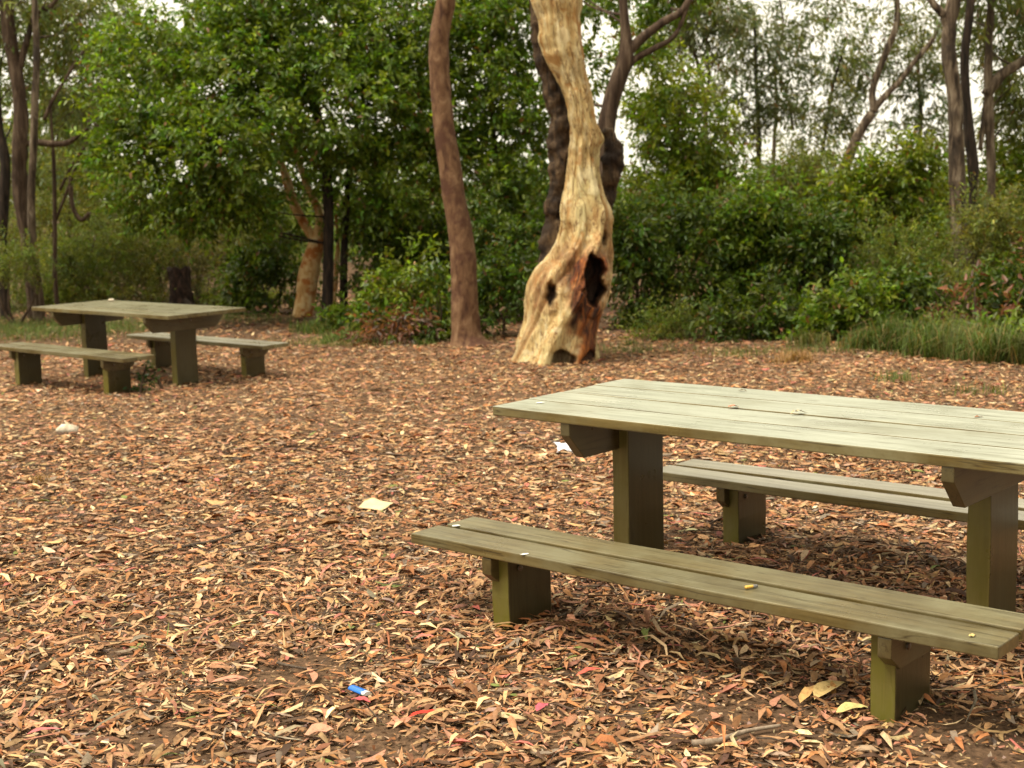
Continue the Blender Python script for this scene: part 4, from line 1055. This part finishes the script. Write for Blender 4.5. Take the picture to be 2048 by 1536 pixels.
def litter():
    Vs, F4, F3, Cs = [], [], [], []; o = 0
    for seed, (y0, y1, dens, tilt, sc_) in enumerate(((2.2, 6.0, 2250, .13, 1.0), (6.0, 10.0, 1600, .16, .96), (10.0, 17.5, 1000, .18, .98), (17.5, 27.0, 170, .3, 1.4))):
        g = np.random.default_rng(400 + seed)
        x, y = scatter(g, y0, y1, dens); n = len(x)
        S_ = litter_shape(n, g, seed > 0) * sc_
        S_ = np.einsum('nij,nkj->nki', rot_mats(n, g, tilt), S_)
        zmin = S_[:, :, 2].min(1)
        z = gz(x, y) + .004 + g.random(n) ** 1.8 * .016 - zmin * .8
        V = S_ + np.stack([x, y, z], 1)[:, None]
        if seed < 1:
            i = o + np.arange(n)[:, None] * 8
            for q in LF4: F4.append(i + q[None])
            for q in LF3: F3.append(i + q[None])
            k8 = 8
        else:                                              # farther off: the same leaves with fewer points
            V = V[:, [0, 1, 4, 7, 6, 3]] if seed < 2 else np.stack([V[:, 0], V[:, [1, 4]].mean(1), V[:, 7], V[:, [3, 6]].mean(1)], 1)
            k8 = V.shape[1]; i = o + np.arange(n)[:, None] * k8
            if k8 == 6: F4 += [i + np.array([[0, 1, 2, 3]]), i + np.array([[0, 3, 4, 5]])]
            else: F3 += [i + np.array([[0, 1, 2]]), i + np.array([[0, 2, 3]])]
        Vs.append(V.reshape(-1, 3)); Cs.append(np.repeat(lcol(n, g), k8, axis=0)); o += n * k8
    ob = mesh_np('leaf_litter', np.vstack(Vs), [np.vstack(F4), np.vstack(F3)], M['litter'], None, col=np.vstack(Cs))
    tag(ob, 'carpet of dry brown and tan gum leaves over the whole clearing', 'leaf litter', kind='stuff')
    # crumbs of bark and broken leaf
    g = np.random.default_rng(444); x, y = scatter(g, 2.2, 8.5, 2100, thin=.25); n = len(x)
    L = g.uniform(.006, .024, n); W_ = L * g.uniform(.25, .7, n)
    q = np.stack([np.stack([-L, -W_ * .6, 0 * L], 1), np.stack([L, -W_, 0 * L], 1), np.stack([L * .7, W_, L * .2], 1), np.stack([-L * .8, W_ * .7, 0 * L], 1)], 1) * .5
    q = np.einsum('nij,nkj->nki', rot_mats(n, g, .35), q)
    V = q + np.stack([x, y, gz(x, y) + .006 + g.random(n) * .012], 1)[:, None]
    c = lcol(n, g) * .8
    ob = mesh_np('litter_crumbs', V.reshape(-1, 3), [np.arange(n * 4).reshape(n, 4)], M['litter'], None, col=np.repeat(c, 4, axis=0))
    tag(ob, 'small broken bits of leaf and bark strewn on the soil', 'leaf litter', kind='stuff')
    # fine twigs
    g = np.random.default_rng(555); x, y = scatter(g, 2.2, 10.0, 26); tb = []
    for xx, yy in zip(x, y):
        l = g.uniform(.08, .32); a = g.random() * 6.28; d = np.array([math.cos(a), math.sin(a), 0]); nrm_ = np.array([-d[1], d[0], 0]); z = gz1(xx, yy) + .02
        p = np.array([xx, yy, z]); r = g.uniform(.0012, .003)
        tb.append(tube_np([(*(p - d * l / 2), r), (*(p + nrm_ * g.normal() * l * .12 + np.array([0, 0, .006])), r * .9), (*(p + d * l / 2), r * .5)], 4, 3, 0))
    ob = join_tubes('fallen_twigs', tb, M['stick']); tag(ob, 'thin dry twigs scattered through the leaf litter', 'twigs', kind='stuff')
litter()

# the leaves nearest the camera, one by one, as pieces of the ground
def big_leaf_mesh(name, seed, L, W_, arch, cup, sway, colr, n=7):
    g = np.random.default_rng(seed); V = []
    for i in range(n + 1):
        u = i / n; wv = W_ * .5 * (math.sin(math.pi * u ** .8)) ** .8 if 0 < u < 1 else .0006
        yc = sway * math.sin(math.pi * u) * L + g.normal() * .0008; zc = arch * L * math.sin(math.pi * u) + g.normal() * .0012
        for s in (-1, 0, 1):
            V.append(((u - .5) * L, yc + s * wv, zc + abs(s) * cup * wv + (g.normal() * .0012 if s else 0)))
    V = np.array(V); Q = []
    for i in range(n):
        for s in range(2): a = i * 3 + s; Q.append((a, a + 3, a + 4, a + 1))
    V[:, 2] -= V[:, 2].min()
    me_o = mesh_np(name, V, [np.array(Q)], M['litter'], None, col=np.tile(np.array(colr), (len(V), 1)), smooth=True)
    return me_o

def near_leaves():
    g = np.random.default_rng(900); protos = []
    for k in range(24):
        c = PAL[g.choice(len(PAL), p=PW)] * g.uniform(.85, 1.25)
        if k == 3: c = np.array([.40, .19, .12])
        if k == 11: c = np.array([.44, .20, .15])
        L = g.uniform(.065, .125)
        o = big_leaf_mesh('fallen_leaf', 950 + k, L, L * g.uniform(.13, .25), g.normal() * .05, g.normal() * .35, g.normal() * .10, np.clip(c, 0, .7))
        protos.append(o.data); bpy.data.objects.remove(o)
    cnt = 0
    while cnt < 288:
        px, py = g.uniform(-20, 2060), g.uniform(1000, 1545) if g.random() < .25 else g.uniform(1220, 1545)
        q = hit(px, py)
        o = link('fallen_leaf', protos[cnt % 24], ground)
        o.location = (q[0], q[1], q[2] + .010 + g.random() * .012); o.rotation_euler = (g.normal() * .09, g.normal() * .09, g.random() * 6.28); cnt += 1
    for (px, py, L, W_, c, rz, lab) in ((852, 1446, .105, .020, (.50, .035, .02), .15, 'scarlet fallen leaf near the blue lighter'), (722, 1418, .075, .026, (.42, .08, .09), -.5, 'pink fallen leaf right below the blue lighter'),
                                  (1085, 1432, .060, .030, (.45, .09, .12), .9, 'pink curled fallen leaf'), (950, 1232, .060, .030, (.48, .12, .09), -.9, 'pinkish leaf left of the bench leg'),
                                  (850, 1292, .085, .028, (.48, .16, .12), .15, None), (1620, 1405, .150, .034, (.52, .31, .12), .95, None), (1660, 1400, .165, .062, (.50, .36, .15), .75, 'large tan fallen leaf beside the bench leg'),
                                  (1704, 1438, .105, .046, (.52, .44, .18), .25, 'pale oval fallen leaf beside the bench leg'), (460, 1377, .12, .034, (.44, .20, .13), .1, None), (1180, 1360, .10, .024, (.50, .10, .07), .4, None),
                                  (640, 1482, .09, .06, (.44, .22, .14), .2, None), (90, 1480, .1, .024, (.46, .13, .13), .25, None)):
        q = hit(px, py); o = big_leaf_mesh('fallen_leaf', int(px), L, W_, .05, .3, .05, c); o.parent = ground
        o.location = (q[0], q[1], q[2] + .026); o.rotation_euler = (.06, -.05, rz)
        if lab: o['label'] = lab
near_leaves()

# ------------------------------------------------------------------ small things lying about
def lump(name, mat_, px, py, sx, sy, sz, seed, label, cat, rz=0, facet=.25, on=None, sub=14):
    g = np.random.default_rng(seed); q = hit(px, py) if on is None else np.array(on)
    th = np.linspace(0, 2 * np.pi, sub, endpoint=False); ph = np.linspace(-np.pi / 2, np.pi / 2, sub // 2 + 1)[1:-1]
    V = [(math.cos(b_) * math.cos(a), math.cos(b_) * math.sin(a), math.sin(b_)) for b_ in ph for a in th] + [(0, 0, -1), (0, 0, 1)]
    V = np.array(V); V = V * (1 + facet * fbm(V * 2.2 + seed, seed, 2))[:, None] * np.array([sx, sy, sz]) * .5
    V[:, 2] -= V[:, 2].min() * .75
    n = len(ph); i = np.arange(n - 1)[:, None] * sub; j = np.arange(sub)[None]; j2 = (j + 1) % sub
    Q = np.stack([i + j, i + j2, i + sub + j2, i + sub + j], -1).reshape(-1, 4)
    T = np.vstack([np.stack([j2[0], j[0], np.full(sub, n * sub)], -1), np.stack([(n - 1) * sub + j[0], (n - 1) * sub + j2[0], np.full(sub, n * sub + 1)], -1)])
    o = mesh_np(name, V, [Q, T], mat_, None); o.location = [float(c) for c in q]; o.rotation_euler = (0, 0, rz)
    return tag(o, label, cat)

lump('stone', M['stone'], 136, 868, .16, .10, .085, 11, 'pale stone lying on the litter in front of the far table', 'stone', .3)

def sheet(name, mat_, q, w_, h_, rz, crump, seed, label, cat, tilt=(0, 0), n=7, thick=.0012):
    g = np.random.default_rng(seed); V = []
    for j in range(n + 1):
        for i in range(n + 1):
            x, y = (i / n - .5) * w_, (j / n - .5) * h_
            V.append((x + g.normal() * crump * .15, y + g.normal() * crump * .15, 0))
    V = np.array(V); V[:, 2] = crump * (fbm(V * (3.2 / w_) + seed, seed, 2) + .6)
    a = (np.arange(n)[:, None] * (n + 1) + np.arange(n)[None]).ravel(); Q = np.stack([a, a + 1, a + n + 2, a + n + 1], 1)
    o = mesh_np(name, V, [Q], mat_, None); s = o.modifiers.new('thick', 'SOLIDIFY'); s.thickness = thick
    o.location = [float(c) for c in q]; o.rotation_euler = (tilt[0], tilt[1], rz); return tag(o, label, cat)
q = hit(752, 1022); sheet('card_scrap', M['card'], q + np.array([0, 0, .03]), .155, .11, -.55, .008, 3, 'flat tan scrap of card on the litter left of the long bench', 'scrap', (.22, .05))
q = hit(1128, 908); sheet('paper_scrap', M['paper'], q + np.array([0, 0, .03]), .12, .11, .3, .04, 8, 'crumpled white paper scrap on the litter behind the large table', 'paper', (.35, .1), 9)

def lighter():
    q = hit(720, 1402); e = empty('lighter', q + np.array([0, 0, .034]), 0); e.rotation_euler = (.05, -.05, math.radians(-52)); e.scale = (1.25, 1.25, 1.25)
    tag(e, 'bright blue plastic lighter lying in the leaf litter', 'lighter')
    def capsule(name, x0, x1, a, b_, mat_):
        mb = MB(); n = 12
        for x in (x0, x0 + .002, x1 - .002, x1):
            k = .85 if x in (x0, x1) else 1
            mb.v += [(x, a * k * math.cos(2 * math.pi * i / n), b_ * k * math.sin(2 * math.pi * i / n)) for i in range(n)]
        for r_ in range(3): mb.f += [(r_ * n + i, r_ * n + (i + 1) % n, r_ * n + n + (i + 1) % n, r_ * n + n + i) for i in range(n)]
        mb.f += [tuple(range(n - 1, -1, -1)), tuple(range(3 * n, 4 * n))]
        mb.build(name, mat_, e, smooth=False)
    capsule('body', -.040, .022, .012, .0065, M['blue']); capsule('head', .0222, .036, .0115, .006, M['metal'])
lighter()

def on_table(px, py, zt):
    q = at(px, py, 1.0); k = (zt - CAM_H) / (q[2] - CAM_H); return np.array([q[0] * k, k, zt])
q = on_table(1503, 1177, .322)
e = empty('cigarette_butt', q, .35); tag(e, 'yellow cigarette butt lying on the long near bench', 'cigarette butt')
for nm, x0, x1, mm in (('filter', -.022, .006, 'cork'), ('tip', .0062, .022, 'ash')):
    V, Q, T = tube_np([(x0, 0, .006, .0055), ((x0 + x1) / 2, .001, .006, .0058), (x1, .002, .006, .0050)], 10, 3, .12, 3, 60)
    mesh_np(nm, V, [Q, T], M[mm], e, smooth=True)

for (px, py, zt, L, W_, c, rz, lab) in ((1598, 828, .741, .075, .020, (.44, .36, .23), .35, 'curled tan leaf lying across the large tabletop'), (1467, 815, .741, .045, .022, (.45, .18, .11), .2, 'small pinkish leaf on the large tabletop'),
                              (1958, 835, .742, .035, .014, (.25, .12, .06), .1, 'tiny brown leaf on the large tabletop toward the frame edge'), (1485, 783, .742, .035, .014, (.12, .08, .04), .1, 'tiny dark leaf at the far edge of the large tabletop'),
                              (1945, 1272, .322, .022, .016, (.52, .40, .16), .1, 'small yellow leaf scrap near the end of the near bench')):
    q = on_table(px, py, zt + .003); o = big_leaf_mesh('leaf', int(px), L, W_, .10, .35, .12, c); o.location = [float(v) for v in q]; o.rotation_euler = (.05, .03, rz); tag(o, lab, 'leaf')
for (px, py, zt, s_, lab) in ((1080, 806, .7405, .036, 'white bird dropping near the corner of the large tabletop'), (912, 1052, .3215, .034, 'white bird dropping near the tip of the long bench'), (1050, 1109, .3215, .030, 'faint white smear on the long bench above its leg')):
    q = on_table(px, py, zt); lump('bird_dropping', M['white_dirt'], 0, 0, s_, s_ * .55, .004, int(px), lab, 'bird dropping', .4, .5, on=q)
q = on_table(223, 603, .518); lump('pebble', M['stone'], 0, 0, .07, .05, .035, 77, 'small pale pebble on the far tabletop', 'pebble', on=q)
q = on_table(346, 601, .518) ; 

def stick(label, pts, r, mat_, lift=.02):
    P = [hit(*p) for p in pts]; f0 = P[0]
    n = len(P); T = tube_np([(*(p - f0 + np.array([0, 0, lift])), r * (1 - .5 * i / (n - 1))) for i, p in enumerate(P)], 8, 5, .18, 7, 40)
    o = mesh_np('fallen_stick', T[0], [T[1], T[2]], mat_, None, smooth=True); o.location = [float(c) for c in f0]
    tag(o, label, 'stick', 'sticks lying on the litter')
stick('dark straight stick on the litter left of the near bench tip', [(366, 1102), (430, 1090), (470, 1076), (522, 1068)], .009, M['stick'])
stick('pale bent stick lying in the foreground right of centre', [(1385, 1500), (1440, 1494), (1490, 1476), (1560, 1464)], .011, M['stick_pale'])
stick('thin dark stick lying in the lower left foreground', [(195, 1272), (225, 1268), (265, 1262), (300, 1264)], .006, M['stick'])
stick('thin grey stick reaching the lower left frame edge', [(110, 1465), (130, 1490), (150, 1510), (178, 1540)], .005, M['stick_pale'])
stick('thin reddish stick beside the blue lighter', [(555, 1337), (590, 1345), (640, 1352)], .006, M['stick'])
stick('thin curved grey twig in front of the lighter', [(452, 1470), (448, 1490), (455, 1512)], .004, M['stick_pale'])
